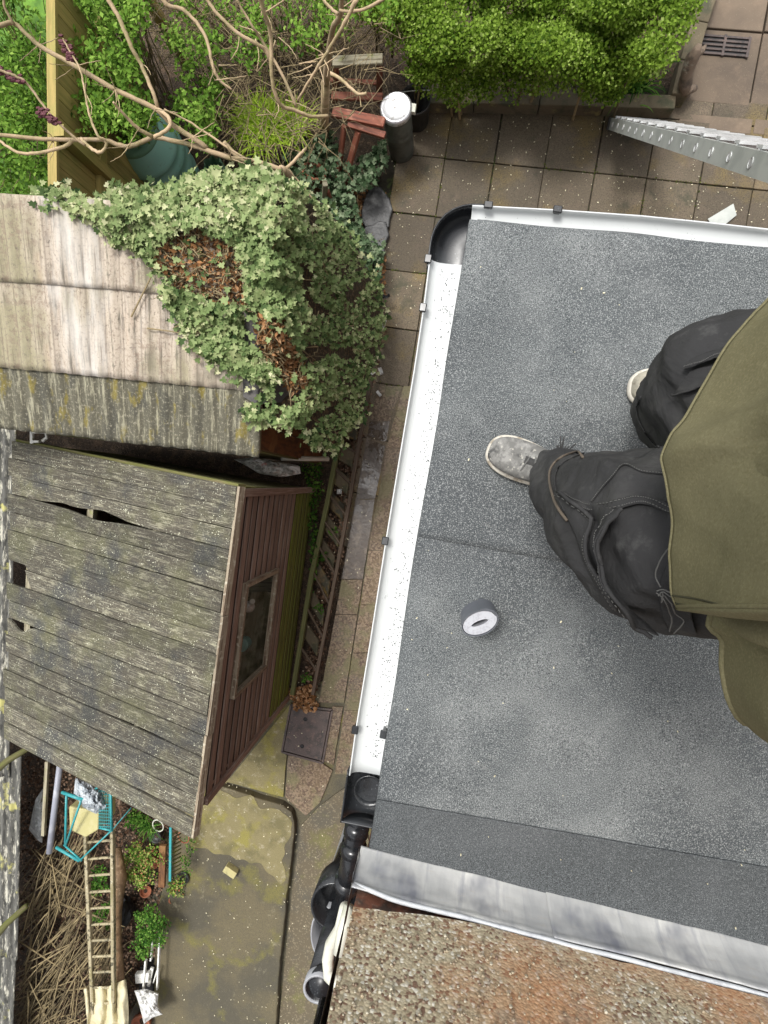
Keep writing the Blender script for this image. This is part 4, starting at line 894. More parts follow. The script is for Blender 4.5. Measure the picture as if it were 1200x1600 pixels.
for u, v in us:
    p = ivypt(u, v, random.uniform(0, .09)+.06*nz(u*.03, v*.03, 7)); pp.append(p)
    sz.append(random.triangular(.012, .05, .024)*(1 if u < 480 else .85)); rr_.append((.62 if v < 360 else .5)-.0001*(u-300)+.22*nz(u*.02, v*.02, 2)+random.gauss(0, .17))
o = leaf_mesh('leaves', 'ivy_leaf', pp, (.12, -.05, 1), sz, 'ivy', .38, ivy, rnd=np.array(rr_))
ee = []
for k in range(900):   # ragged fringe & side leaves
    i = random.randrange(len(main)); a = main[i]; b = main[(i+1) % len(main)]; t = random.random(); u = lerp(a[0], b[0], t)+random.gauss(0, 6); v = lerp(a[1], b[1], t)+random.gauss(0, 6); ee.append(ivypt(u, v, random.uniform(-.02, .06)))
leaf_mesh('leaves', 'ivy_leaf', ee, (.1, 0, 1), rng.uniform(.022, .045, len(ee)), 'ivy', .4, ivy)
# matted stems and dead leaves under it
m = MB()
U0, U1, V0, V1 = 395, 604, 262, 712
def mound(a, b):
    u = lerp(U0, U1, a); v = lerp(V0, V1, b); q = ivypt(u, v, -.14)
    if not inpoly(u, v, main): q = P(u, v, .0)
    return q
mm_ = MB(); N1, N2 = 50, 90
vs = [mound(i/N1, j/N2) for j in range(N2+1) for i in range(N1+1)]
fs = []
for j in range(N2):
    for i in range(N1):
        if inpoly(lerp(U0, U1, (i+.5)/N1), lerp(V0, V1, (j+.5)/N2), main): fs.append((j*(N1+1)+i, (j+1)*(N1+1)+i, (j+1)*(N1+1)+i+1, j*(N1+1)+i+1))
M['matted'] = mat('matted', (.045, .032, .018), .95, [dict(s=40, d=7, lo=.5, hi=.6, c=(.13, .08, .04))], [dict(s=50, d=6, str=1, dst=.03)])
mm_.add(vs, fs); mm_.build('stem_mat', 'matted', ivy)
dl = [ivypt(u, v, random.uniform(-.05, .04)) for u, v in sample_poly(ex1, 1700)+sample_poly(ex2, 900)]
leaf_mesh('dead_leaves', 'dead_leaf', dl, (0, 0, 1), rng.uniform(.02, .045, len(dl)), 'leaf', .7, ivy, aspect=.8)
m = MB()
for reg, n in ((ex1, 110), (ex2, 70), (main, 130)):
    for u, v in sample_poly(reg, n):
        a = random.uniform(0, 2*PI); L = random.uniform(10, 38); q = [ivypt(u+math.cos(a)*L*t+random.gauss(0, 2), v+math.sin(a)*L*t+random.gauss(0, 2), random.uniform(.0, .06)) for t in (0, .33, .66, 1)]
        m.tube(q, [.004, .0035, .003, .0015], 5, cap=False)
for line in ([(205, 495), (225, 455), (240, 425)], [(230, 513), (262, 517), (280, 520)], [(350, 372), (349, 420), (346, 470)], [(240, 400), (262, 385), (300, 395)]):
    m.tube([c_on(u, v, .05) for u, v in line], [.005, .004, .003], 6)
m.build('stems', 'twig', ivy)
# darker ivy on the ground behind
ivb = thing('ivy', P(510, 290, 0), 'dark blue green ivy patch around the red broken chair legs', 'ivy')
r1 = [(440, 240), (480, 215), (520, 205), (545, 260), (602, 218), (606, 250), (590, 285), (570, 300), (548, 300), (575, 370), (600, 380), (590, 450), (560, 400), (520, 330), (460, 290)]
q = [P(u, v, random.uniform(.1, .38)) for u, v in sample_poly(r1, 1500)]
leaf_mesh('leaves', 'ivy_dark', q, (0, 0, 1), rng.uniform(.025, .05, len(q)), 'ivy', .4, ivb)
m = MB()
for u, v in sample_poly(r1, 70): a = P(u, v, 0); m.tube([a, a+Vector((random.gauss(0, .08), random.gauss(0, .08), .2))], [.004, .002], 5)
m.build('stems', 'twig', ivb)
wv = [P(u, v, random.uniform(.02, .16)) for u, v in sample_poly([(470, 725), (500, 715), (505, 770), (494, 800), (497, 880), (488, 930), (480, 760)], 420)]
wd__ = thing('weed', P(492, 760, 0), 'low green weeds between the brown shed corner and the ladder', 'weed')
leaf_mesh('leaves', 'weed_leaf', wv, (0, 0, 1), rng.uniform(.02, .04, len(wv)), 'leaf', .5, wd__)
m = MB()
for p in wv[::9]: m.tube([Vector((p.x, p.y, 0)), p], .002, 4)
m.build('stems', 'twig', wd__)
for (u, v) in ((500, 950), (478, 1060), (505, 870), (520, 830)):
    q = clumps([P(u, v, .05)], 26, .05)
    tag(leaf_mesh('weed', 'weed_leaf', q, (0, 0, 1), .03, 'leaf', .5), None, None)
for o, l in zip([o for o in C.objects if o.name.startswith('weed') and o.type == 'MESH' and not o.parent], ('small weed between ladder rungs midway down', 'small weed between the rungs at the lower ladder end', 'small weed between rungs beside the shed window', 'small weed between rungs nearest the wet path')): tag(o, l, 'weed', 'weeds growing between the ladder rungs')

# ---------------------------------------------------------------- TREES (bare limbs seen from above)
def limb(m, pts_, z, w0, w1, sm=True):
    """pts_ = photo points, z = height or (z0, z1), widths in photo px"""
    q = []; n = len(pts_)
    # catmull-rom
    def cr(t):
        i = min(int(t), n-2); f = t-i; p0_ = pts_[max(i-1, 0)]; p1_ = pts_[i]; p2_ = pts_[i+1]; p3_ = pts_[min(i+2, n-1)]
        return tuple(.5*((2*p1_[k])+(-p0_[k]+p2_[k])*f+(2*p0_[k]-5*p1_[k]+4*p2_[k]-p3_[k])*f*f+(-p0_[k]+3*p1_[k]-3*p2_[k]+p3_[k])*f**3) for k in (0, 1))
    K = (n-1)*6; rad = []
    for i in range(K+1):
        t = i/K; u, v = cr(t*(n-1)); zz = lerp(z[0], z[1], t) if hasattr(z, '__len__') else z
        u += 1.2*nz(i*.7, w0); v += 1.2*nz(i*.7, w1, 3)
        q.append(P(u, v, zz)); rad.append(lerp(w0, w1, t)*.41*(CAMZ-zz)/FOC*(1+.12*nz(i*1.3, u*.1)))
    m.tube(q, rad, 8)
t1 = thing('bare_tree', P(452, 285, 0), 'smooth bare tree sending long pale limbs left over the fence', 'tree')
m = MB(); m.tube([P(452, 285, 0), P(450, 282, .9), P(446, 272, 1.7), P(440, 265, 2.2)], [.05, .045, .035, .022], 10); m.build('trunk', 'bark', t1, smooth=True)
for l, z, a, b in (
    ([(440, 265), (400, 253), (360, 247), (300, 227), (240, 214), (232, 217), (200, 229), (167, 220), (150, 218), (83, 218), (0, 211), (-30, 208)], (2.2, 2.6), 10, 7),
    ([(322, 230), (300, 215), (267, 193), (243, 170), (180, 140), (117, 103), (60, 70), (23, 37), (0, 40), (-30, 42)], (2.3, 2.75), 10, 8),
    ([(22, 38), (8, 12), (2, -20)], (2.7, 2.8), 6, 5), ([(243, 168), (262, 182), (266, 195), (258, 205), (241, 214)], 2.45, 8, 7),
    ([(113, 220), (100, 229), (60, 239), (28, 238), (0, 221), (-20, 215)], 2.6, 7, 5),
    ([(127, 217), (140, 230), (156, 238), (166, 228), (163, 218), (153, 212), (140, 180), (133, 145), (125, 108), (108, 78), (98, 60)], (2.55, 2.75), 7, 3),
    ([(133, 227), (113, 212), (77, 177), (50, 140), (33, 123), (0, 110), (-20, 104)], (2.6, 2.8), 5, 5),
    ([(237, 213), (215, 200), (195, 180), (177, 160)], (2.5, 2.7), 8, 4), ([(246, 168), (240, 147), (220, 100), (206, 75), (187, 30), (167, -5), (160, -30)], (2.45, 2.7), 7, 9),
    ([(395, 253), (370, 240), (300, 193), (257, 171)], (2.25, 2.45), 5, 3)):
    m = MB(); limb(m, l, z, a, b); m.build('limb', 'bark', t1, smooth=True)
m = MB()
for l in ([(98, 60), (104, 75), (112, 92)], [(-4, 108), (14, 119), (36, 127)], [(62, 172), (76, 186), (92, 196)]):
    for k in range(40):
        u, v = l[0][0]+(l[-1][0]-l[0][0])*random.random(), 0; t = random.random(); u = lerp(l[0][0], l[-1][0], t); v = lerp(l[0][1], l[-1][1], t); c = P(u+random.gauss(0, 3), v+random.gauss(0, 3), 2.7+random.gauss(0, .02))
        m.ball(c, (.014, .007, .007), 5, 3)
m.build('buds', 'bud', t1)
m = MB(); random.seed(31)
for k in range(34):
    a = random.choice([(300, 215), (243, 170), (180, 140), (117, 103), (200, 229), (83, 218), (360, 247), (220, 100), (133, 145), (60, 70), (77, 177)]); an = random.uniform(0, 6.28); L = random.uniform(12, 40)
    u, v = a[0]+random.gauss(0, 5), a[1]+random.gauss(0, 3); limb(m, [a, (u+math.cos(an)*L*.5+3, v+math.sin(an)*L*.5), (u+math.cos(an)*L, v+math.sin(an)*L)], (2.5, 2.6), 2.4, .8)
m.build('twigs', 'bark', t1)
t2 = thing('bare_tree', P(505, 215, 0), 'upright bare tree with brown forked branches beside the red chair frame', 'tree')
m = MB(); m.tube([P(508, 205, 0), P(507, 190, .6), P(509, 130, 1.3)], [.04, .035, .03], 10); limb(m, [(509, 130), (513, 90), (520, 45), (532, 22), (534, -20)], (1.3, 2.4), 14, 8); m.build('trunk', 'bark', t2, smooth=True)
for l, z, a, b in (([(250, -10), (262, 8), (290, 18), (320, 55), (333, 105), (343, 125), (362, 140)], (2.2, 2.0), 9, 4), ([(320, -5), (340, 22), (372, 52), (400, 68), (414, 78), (423, 95)], (2.6, 2.4), 6, 8),
    ([(404, -10), (412, 18), (420, 40), (424, 70), (424, 110), (429, 143), (440, 165), (462, 173), (487, 182), (512, 181)], (2.7, 2.1), 8, 6),
    ([(370, 0), (395, 42), (410, 65), (440, 115), (463, 167)], (2.5, 2.2), 4, 6), ([(557, 0), (535, 42), (512, 80), (484, 125), (465, 157)], (2.5, 2.1), 8, 4),
    ([(500, -10), (512, 8), (528, 22)], 2.4, 5, 6), ([(600, -2), (570, 14), (545, 18), (530, 16)], 2.3, 6, 5), ([(510, 112), (530, 122), (548, 138), (560, 147), (572, 146)], (1.3, 1.4), 7, 5), ([(350, 222), (373, 245), (420, 262), (445, 264), (470, 240), (478, 232)], (1.9, 1.6), 9, 5), ([(452, 266), (480, 300), (513, 345)], (1.4, 1.2), 3, 3)):
    m = MB(); limb(m, l, z, a, b); m.build('branch', 'bark', t2, smooth=True)
m = MB()
for k in range(26):
    a = random.choice([(424, 70), (410, 20), (440, 160), (500, 100), (380, 55), (545, 20), (335, 100)]); an = random.uniform(0, 6.28); L = random.uniform(25, 60)
    u, v = a[0]+random.gauss(0, 8), a[1]+random.gauss(0, 8); limb(m, [(u, v), (u+math.cos(an)*L*.5+4, v+math.sin(an)*L*.5), (u+math.cos(an)*L, v+math.sin(an)*L)], 2.1, 2.5, 1)
m.build('twigs', 'bark', t2)
# ---------------------------------------------------------------- FENCE
f0, f1 = P(86, 335, 1.75), P(82, -60, 1.75); fd = (f1-f0); fd.z = 0; fL = fd.length; fd.normalize(); fx = Vector((fd.y, -fd.x, 0)); fx = fx if fx.x > 0 else -fx
fe = thing('wooden_fence', Vector((f0.x, f0.y, 0)), 'yellow green weathered board fence running up beside the shrub', 'fence')
m = MB(); nb2 = int(fL/.105)
for k in range(nb2):
    c = f0+fd*((k+.5)*.105); m.box(Vector((c.x, c.y, .88)), Vector((0, 0, .86)), fd*.05, fx*.007)
m.build('boards', 'fence_wood', fe)
for zz in (.3, 1.3): m = MB(); m.bar(Vector((f0.x, f0.y, zz))+fx*.03, Vector((f1.x, f1.y, zz))+fx*.03, .04, .07); m.build('rail', 'fence_wood', fe)
m = MB(); m.bar(Vector((f0.x, f0.y, 1.76)), Vector((f1.x, f1.y, 1.76)), .06, .025); m.build('capping', 'fence_wood', fe)
for s in (.5, 2.2): 
    m = MB(); c = f0+fd*s+fx*.05; m.bar(Vector((c.x, c.y, 0)), Vector((c.x, c.y, 1.78)), .07, .07); m.build('post', 'fence_wood', fe)
# ---------------------------------------------------------------- WATER BUTT, COVER, BIN
wb = thing('water_butt', P(268, 268, 0), 'ribbed teal plastic water butt between fence and ivy', 'water butt')
c = P(208, 206, .93); c.z = 0
m = MB(); m.lathe(c, [(.0, .01), (.2, .01), (.215, .1), (.24, .3), (.25, .34), (.24, .37), (.25, .45), (.265, .48), (.25, .51), (.255, .6), (.27, .63), (.255, .66), (.25, .72), (.265, .74), (.25, .77), (.24, .84), (.2, .93)], 40); m.build('barrel', 'teal_plastic', wb, smooth=True)
m = MB(); m.lathe(c, [(.0, .945), (.12, .945), (.15, .955), (.19, .95), (.205, .93), (.2, .915)], 40); m.build('lid', 'pale_green', wb, smooth=True)
gc = P(336, 262, .7)-Vector((.1, .12, .7))
m = MB(); m.grid(lambda a, b: gc+Vector(((.2-.13*b+.012*math.sin(a*2*PI*7+b*2))*math.cos(a*2*PI)+.1*b, (.16-.1*b+.012*math.sin(a*2*PI*7+b*3))*math.sin(a*2*PI)+.12*b, .75*b)), 60, 12)
tag(m.build('garden_sack', 'pale_green', origin=gc, smooth=True), 'folded pale green plastic sack leaning beside the teal water butt', 'sack')
bt = P(628, 237, 0); bn = thing('dustbin', bt, 'slim dark metal dustbin with shiny silver lid at the paving edge', 'bin')
m = MB(); m.lathe(bt, [(0, .01), (.105, .01), (.108, .03), (.112, .3), (.116, .31), (.113, .32), (.12, .56)], 32); m.build('body', 'bin_metal', bn, smooth=True)
m = MB(); m.lathe(bt, [(.0, .6), (.05, .605), (.1, .595), (.108, .6), (.118, .598), (.127, .585), (.127, .555)], 32); m.build('lid', 'lid_metal', bn, smooth=True)
m = MB(); hb = bt+Vector((.125, .0, .56)); m.box(hb, Vector((.03, -.008, 0)), Vector((.006, .032, 0)), Vector((0, 0, .02))); bevel(m.build('hinge', 'cream_pvc', bn), .004)
c = P(652, 190, 0); m = MB(); m.lathe(c, [(0, .01), (.1, .01), (.125, .3), (.13, .3), (.13, .28), (.0, .05)], 24)
b2 = thing('bucket', c, 'dark grey bucket half hidden behind the slim dustbin', 'bucket'); m.build('body', 'slate', b2, smooth=True)
m = MB(); m.tube([c+Vector((.128*math.cos(a), .05, .3+.02*math.sin(a))) for a in [PI*i/12 for i in range(13)]], .004, 6); m.build('handle', 'alu_dull', b2)
# ---------------------------------------------------------------- RED CHAIR FRAME
rc_ = thing('broken_chair', P(555, 200, 0), 'broken red brown wooden chair frame standing in the ivy', 'chair')
def cbar(name, a, za, b, zb, w_, th, mt='red_wood', par=None):
    m = MB(); m.bar(P(*a, za), P(*b, zb), w_, th); o = m.build(name, mt, par if par else rc_); bevel(o, .003, 1); return o
cbar('back_rail', (520, 97), .85, (598, 93), .85, .075, .03, 'old_wood')['label'] = 'bleached top rail'
cbar('back_rail', (518, 150), .55, (598, 152), .55, .06, .025)
cbar('post', (526, 95), .84, (523, 160), .25, .045, .03); cbar('post', (594, 92), .84, (592, 158), .25, .045, .03)
cbar('seat_rail', (520, 175), .6, (601, 192), .62, .075, .03); cbar('seat_rail', (544, 194), .58, (602, 212), .58, .05, .03)
cbar('leg', (538, 196), .56, (527, 283), .1, .04, .03); cbar('leg', (560, 205), .56, (537, 290), .1, .05, .03); cbar('leg', (480, 205), .3, (497, 252), .05, .04, .03)
cbar('slat', (515, 125), .5, (596, 130), .5, .035, .02)
c = thing('timber_stake', P(507, 320, 0), 'short pale timber post end standing among the ivy', 'post')
cbar('post', (508, 286), .5, (506, 335), .02, .05, .04, 'old_wood', c); cbar('brace', (512, 298), .4, (528, 340), .02, .03, .03, 'red_wood', c)
c = P(487, 297, .12); m = MB(); m.lathe(c, [(0, 0), (.07, 0), (.1, .16), (.11, .16), (.11, .19), (.09, .19), (.08, .03), (0, .03)], 24, axis=(.3, .4, .8)); tag(m.build('plant_pot', 'terracotta', origin=c, smooth=True), 'tipped terracotta flower pot behind the ivy mound', 'plant pot')
# slates by the path
for k, (u, v, a, b, lab) in enumerate([(590, 332, .14, .2, 'largest of the black slate slabs beside the ivy edge'), (588, 372, .12, .13, 'middle black slate slab beside the ivy edge'), (585, 402, .1, .09, 'lowest black slate slab beside the ivy edge')]):
    c = P(u, v, 0); poly = [c+Vector((math.cos(t)*a*(1+.5*nz(math.cos(t)*2, math.sin(t)*2, k)), math.sin(t)*b*(1+.5*nz(math.cos(t)*2, math.sin(t)*2, k+5)), 0)) for t in [2*PI*i/14 for i in range(14)]]
    m = MB(); m.prism(poly, .0, .045+.01*k); o = m.build('slate_slab', 'slate', origin=c); bevel(o, .01, 2); tag(o, lab, 'slate', 'black slates beside the ivy')
# ---------------------------------------------------------------- UPPER RIGHT: driftwood, drain, ladder, scrap
c = P(1078, 110, 0)
m = MB(); m.tube([P(1070, 146, .14), P(1071, 130, .22), P(1074, 112, .3), P(1082, 90, .42), P(1090, 76, .5), P(1094, 68, .52)], [.03, .055, .045, .05, .03, .015], 12)
m.tube([P(1084, 88, .4), P(1096, 80, .42), P(1102, 72, .4)], [.03, .025, .012], 10); m.tube([P(1064, 146, .1), P(1074, 140, .16), P(1086, 138, .1)], [.035, .04, .025], 10)
m.tube([P(1071, 142, .14), P(1070, 144, 0)], .05, 10)
o = m.build('driftwood', 'stone', origin=c, smooth=True); tag(o, 'gnarled grey driftwood piece standing on the kerb end', 'driftwood')
gr = thing('drain_grate', P(1130, 72, 0), 'dark slotted iron drain grate in the upper right paving', 'drain grate')
gd = P(1168, 76, 0)-P(1092, 70, 0); gl = gd.length; gd.normalize(); gn = Vector((-gd.y, gd.x, 0)); gcen = P(1130, 73, 0)
m = MB(); m.box(gcen+Vector((0, 0, .004)), gd*(gl/2), gn*.08, Vector((0, 0, .003))); m.build('pit', 'black', gr)
m = MB()
for k in range(5): m.box(gcen+gn*(-.07+.035*k)+Vector((0, 0, .012)), gd*(gl/2), gn*.008, Vector((0, 0, .006)))
for s in (-1, 0, 1): m.box(gcen+gd*(gl/2*s)+Vector((0, 0, .013)), gd*.01, gn*.085, Vector((0, 0, .008)))
m.build('bars', 'iron', gr)
# aluminium ladder
la = P(952, 193, 0); lt = P(1200, 262, 3.0); ldir = (lt-la).normalized(); lw_ = Vector((.985, -.16, 0)); lw_ = (lw_-ldir*lw_.dot(ldir)).normalized(); ln_ = ldir.cross(lw_).normalized(); ln_ = ln_ if ln_.z > 0 else -ln_
LL = (lt-la).length*1.42; LW = .36
lad = thing('aluminium_ladder', la, 'aluminium ladder leaning on the roof edge at the right', 'ladder')
HD = .042
for s in (0, LW):
    m = MB(); b = la+lw_*s
    m.box(b+ldir*LL/2, ldir*LL/2, ln_*HD, lw_*.0015)
    sg = 1 if s == 0 else -1
    for q in (-1, 1): m.box(b+ldir*LL/2+ln_*(HD-.0015)*q+lw_*(.0125*sg), ldir*LL/2, ln_*.0015, lw_*.011)
    st = m.build('stile', 'alu_dull', lad)
    m = MB(); m.box(b+ldir*.02, ldir*.03, ln_*(HD+.004), lw_*.016); bevel(m.build('foot', 'slate', st), .004)
nr = int(LL/.25)
for k in range(nr):
    m = MB(); a = la+ldir*(.2+k*.25); e = a+lw_*LW; up_ = ln_*(HD+.012)
    m.tube([a-lw_*.004, e+lw_*.004], .017, 10, scl=(1.15, .9)); m.box(lerp(a, e, .5)+up_, lw_*(LW/2-.006), ldir*.03, ln_*.006); m.box(lerp(a, e, .5)+up_*.6, lw_*(LW/2-.006), ldir*.006, ln_*.02)
    rg = m.build('rung', 'alu', lad)
    m = MB(); m.lathe(a-lw_*.0025, [(.0, .0), (.009, .0), (.0165, -.001), (.018, -.003)], 14, axis=lw_); o = m.build('rung_end', 'alu', rg)
    m = MB(); m.lathe(a-lw_*.0038, [(.0, .0), (.0095, .0)], 12, axis=lw_); m.build('hole', 'black', rg)
q = pts([(1106, 342), (1146, 318), (1151, 336), (1134, 350), (1112, 352)], .02); m = MB(); m.prism(q, .012, .02)
tag(m.build('metal_offcut', 'alu_dull', origin=q[0]), 'bent pale metal offcut on the paving below the top gutter', 'offcut')
# manhole
mh = thing('manhole_cover', P(480, 1146, 0), 'rusty dark iron manhole cover beside the shed corner', 'manhole cover')
q = pts([(456, 1105), (516, 1112), (502, 1189), (443, 1173)], .012); m = MB(); m.prism(q, -.02, .014); bevel(m.build('plate', 'iron', mh), .004)
m = MB(); c = sum(q, Vector())/4; q2 = [c+(p-c)*1.08 for p in q]
for i in range(4): m.bar(Vector((q2[i].x, q2[i].y, .004)), Vector((q2[(i+1) % 4].x, q2[(i+1) % 4].y, .004)), .018, .02)
m.build('frame', 'iron', mh)
for (u, v) in ((477, 1124), (472, 1166)):
    m = MB(); m.lathe(P(u, v, .0145), [(0, 0), (.012, 0), (.016, .003), (.02, .0)], 14); m.build('keyhole', 'black', mh)
# block on patio
c = P(363, 1356, .07); m = MB(); bd = (P(375, 1364, 0)-P(355, 1350, 0)).normalized(); bn_ = Vector((-bd.y, bd.x, 0)); m.box(c+Vector((0, 0, .035)), bd*.062, bn_*.034, Vector((0, 0, .035)))
o = m.build('cut_brick', 'brickcut', origin=c); bevel(o, .004); tag(o, 'small pale cut brick lying alone on the mossy patio', 'brick')
# ---------------------------------------------------------------- WOODEN LADDER along the path
wl = thing('wooden_ladder', P(530, 800, 0), 'long mossy wooden ladder lying along the wet path', 'ladder')
rR = [(601, 470), (588, 560), (570, 640), (545, 790), (519, 930), (489, 1085)]; rL_ = [(563, 500), (553, 580), (536, 655), (513, 780), (487, 900), (457, 1085)]
def ptz(l, t, z): 
    n = len(l)-1; i = min(int(t*n), n-1); f = t*n-i; return P(lerp(l[i][0], l[i+1][0], f), lerp(l[i][1], l[i+1][1], f), z)
m = MB(); m.tube([ptz(rR, i/20, .14) for i in range(21)], .017, 4, scl=(1, 1.3)); o = m.build('rail', 'rail_dark', wl); o['label'] = 'brown rail next to the path'
m = MB(); m.tube([ptz(rL_, i/20, .14) for i in range(21)], .022, 4, scl=(1, 1.3)); o = m.build('rail', 'rail_moss', wl); o['label'] = 'green mossy rail next to the shed'
for k in range(15):
    t = .03+k*.066; t2 = t+.0
    m = MB(); m.tube([ptz(rL_, max(0, t-.035), .14), ptz(rR, t, .14)], .011, 8); m.build('rung', 'rail_dark', wl)
# stones between rungs
random.seed(5)
for k in range(9):
    t = .42+k*.058; a = ptz(rL_, t, 0); b = ptz(rR, t+.03, 0); c = lerp(a, b, .5)
    m = MB(); m.box(c+Vector((0, 0, .012)), (b-a)*.36, Vector((.01, .075, 0)), Vector((0, 0, .02)))
    o = m.build('paving_sett', 'kerb' if k % 3 else 'mossy_paving', origin=c); bevel(o, .012, 2); tag(o, 'mossy stone sett in the dark gap between the ladder rails', 'stone', 'setts between the ladder rails')
# litter scraps
for u, v, a, b, an, lab in ((598, 508, .045, .02, 1.2, 'crumpled white scrap at the ivy edge by the ladder top'), (579, 584, .045, .014, .4, 'white paper strip lying across the ladder rail'), (595, 580, .03, .015, 1.9, 'small white scrap just right of the ladder rail'), (592, 615, .03, .012, -.9, 'folded white scrap on the paving below the ladder top'), (530, 768, .022, .022, 0, 'round white scrap between ladder rungs by the shed corner'), (603, 463, .035, .014, .2, 'black plastic scrap at the tip of the ivy')):
    c = P(u, v, .17 if v < 600 else .03); ca, sa = math.cos(an), math.sin(an)
    m = MB(); m.grid(lambda p, q: c+Vector(((p-.5)*2*a*ca-(q-.5)*2*b*sa, (p-.5)*2*a*sa+(q-.5)*2*b*ca, .012*nz(p*4, q*4, u)+.01*math.sin(p*8))), 8, 6)
    o = m.build('litter_scrap', 'black_pvc' if 'black' in lab else 'white_bag', origin=c); sm = o.modifiers.new('t', 'SOLIDIFY'); sm.thickness = .002; tag(o, lab, 'litter')
# bag, pipe and white bracket between the sheds
def crumple(name, mt, outline, z, hgt, label, cat, seed=0, nu=26, nv=18):
    us_ = [p[0] for p in outline]; vs_ = [p[1] for p in outline]; u0_, u1_, v0_, v1_ = min(us_), max(us_), min(vs_), max(vs_); m = MB(); cx, cy = (u0_+u1_)/2, (v0_+v1_)/2
    n = len(outline)
    def fn(a, b):
        # polar fill of the outline
        t = a*n; i = int(t) % n; f = t-int(t); e = (lerp(outline[i][0], outline[(i+1) % n][0], f), lerp(outline[i][1], outline[(i+1) % n][1], f))
        u, v = lerp(cx, e[0], b), lerp(cy, e[1], b); k = (u*.09, v*.09)
        return P(u, v, z+hgt*(1-b**3)+hgt*.55*(1-b**6)*abs(nz(k[0]*1.5, k[1]*1.5, seed))*2-hgt*.2*nz(u*.25, v*.25, seed))
    m.grid(fn, nu*2, nv//2+3); o = m.build(name, mt, origin=P(cx, cy, 0)); sm = o.modifiers.new('t', 'SOLIDIFY'); sm.thickness = .002
    return tag(o, label, cat)
crumple('plastic_bag', 'bag', [(366, 718), (400, 714), (440, 722), (468, 728), (470, 740), (440, 746), (405, 740), (385, 728)], .9, .05, 'crumpled white plastic bag stuffed between the two sheds', 'plastic bag', 3)
m = MB(); m.tube([P(440, 716, .8), P(513, 717, .55)], .02, 12); tag(m.build('plastic_pipe', 'cream_pvc', origin=P(480, 716, .6), smooth=True), 'short white plastic pipe poking out between the two sheds', 'pipe')
wbk = thing('plastic_bracket', P(60, 683, .9), 'small white plastic bracket in the gap left of the sheds', 'bracket')
m = MB(); m.bar(P(50, 674, 1.3), P(50, 693, 1.3), .02, .02); m.bar(P(50, 675, 1.3), P(72, 675, 1.3), .02, .02); m.bar(P(52, 690, 1.3), P(62, 690, 1.3), .015, .02); m.tube([P(72, 676, 1.3), P(73, 684, 1.3), P(66, 689, 1.3)], .012, 6); m.build('body', 'white_plastic', wbk)
# ---------------------------------------------------------------- BOTTOM LEFT BED
l2 = thing('wooden_ladder', P(158, 1440, 0), 'pale narrow wooden ladder lying beside the dead stems', 'ladder')
za, zb = .55, .35
ra, rb = [(134, 1300, za), (146, 1582, zb)], [(176, 1296, za), (178, 1582, zb)]
for r_ in (ra, rb):
    m = MB(); m.bar(P(*r_[0]), P(*r_[1]), .03, .045); bevel(m.build('rail', 'ladder_wood', l2), .004, 1)
for k in range(11):
    t = .055+k*.089; a = lerp(P(*ra[0]), P(*ra[1]), t); b = lerp(P(*rb[0]), P(*rb[1]), t)
    m = MB(); m.tube([a, b], .011, 8); m.build('rung', 'ladder_wood', l2)
tf = thing('metal_trolley_frame', P(135, 1290, 0), 'turquoise painted metal trolley frame lying on top of the ladder', 'trolley frame')
for a, za_, b, zb_, r in (((97, 1238), .8, (128, 1249), .85, .014), ((104, 1240), .8, (102, 1322), .72, .01), ((127, 1250), .85, (102, 1322), .72, .009), ((88, 1324), .7, (124, 1345), .74, .013), ((100, 1320), .72, (128, 1345), .74, .008), ((124, 1345), .74, (175, 1297), .78, .007), ((128, 1249), .85, (153, 1230), .85, .01), ((173, 1232), .85, (174, 1297), .78, .012), ((155, 1293), .78, (176, 1298), .78, .01), ((175, 1297), .78, (205, 1262), .7, .004)):
    m = MB(); m.tube([P(*a, za_), P(*b, zb_)], r, 8); m.build('tube', 'teal_metal', tf, smooth=True)
m = MB()
for k in range(7): m.tube([P(155+k*3, 1234, .84), P(155+k*3, 1294, .79)], .0025, 4)
for k in range(12): m.tube([P(154, 1236+k*5, .82), P(174, 1237+k*5, .82)], .0025, 4)
m.build('wire_mesh', 'teal_metal', tf)
bx_ = [P(105, 1262, .7), P(152, 1270, .7), P(151, 1299, .7), P(131, 1311, .7), P(106, 1299, .7)]
m = MB(); c = sum(bx_, Vector())/5; m.prism(bx_, .42, .68); o = m.build('plastic_box', 'khaki_box', origin=Vector((c.x, c.y, .45))); bevel(o, .01, 2); tag(o, 'pale yellow plastic box inside the turquoise frame', 'box')
M['film_grey'] = mat('film_grey', (.5, .54, .57), .3, [dict(s=14, d=6, lo=.5, hi=.58, c=(.25, .28, .31)), dict(s=20, d=6, lo=.6, hi=.66, c=(.8, .82, .84))], [dict(s=25, d=6, str=1, dst=.03)])
crumple('plastic_sheet', 'film_grey', [(115, 1240), (118, 1215), (140, 1222), (158, 1235), (168, 1262), (150, 1272), (130, 1262)], .8, .07, 'crumpled grey plastic sheet caught in the turquoise frame', 'plastic sheet', 8)
crumple('clear_plastic_sheet', 'film', [(45, 1296), (55, 1250), (67, 1232), (70, 1262), (66, 1318), (58, 1312)], .15, .04, 'clear dirty plastic sheet beside the grey drainpipe', 'plastic sheet', 9)
m = MB(); m.tube([P(95, 1185, .45), P(77, 1332, .4)], .027, 16); tag(m.build('drainpipe_length', 'grey_pipe', origin=P(85, 1260, 0), smooth=True), 'straight grey plastic drainpipe length lying by the shed', 'pipe')
m = MB(); m.bar(P(74, 1190, .3), P(68, 1305, .3), .03, .03); tag(m.build('timber_batten', 'old_wood', origin=P(70, 1250, 0)), 'weathered timber batten next to the grey drainpipe', 'timber')
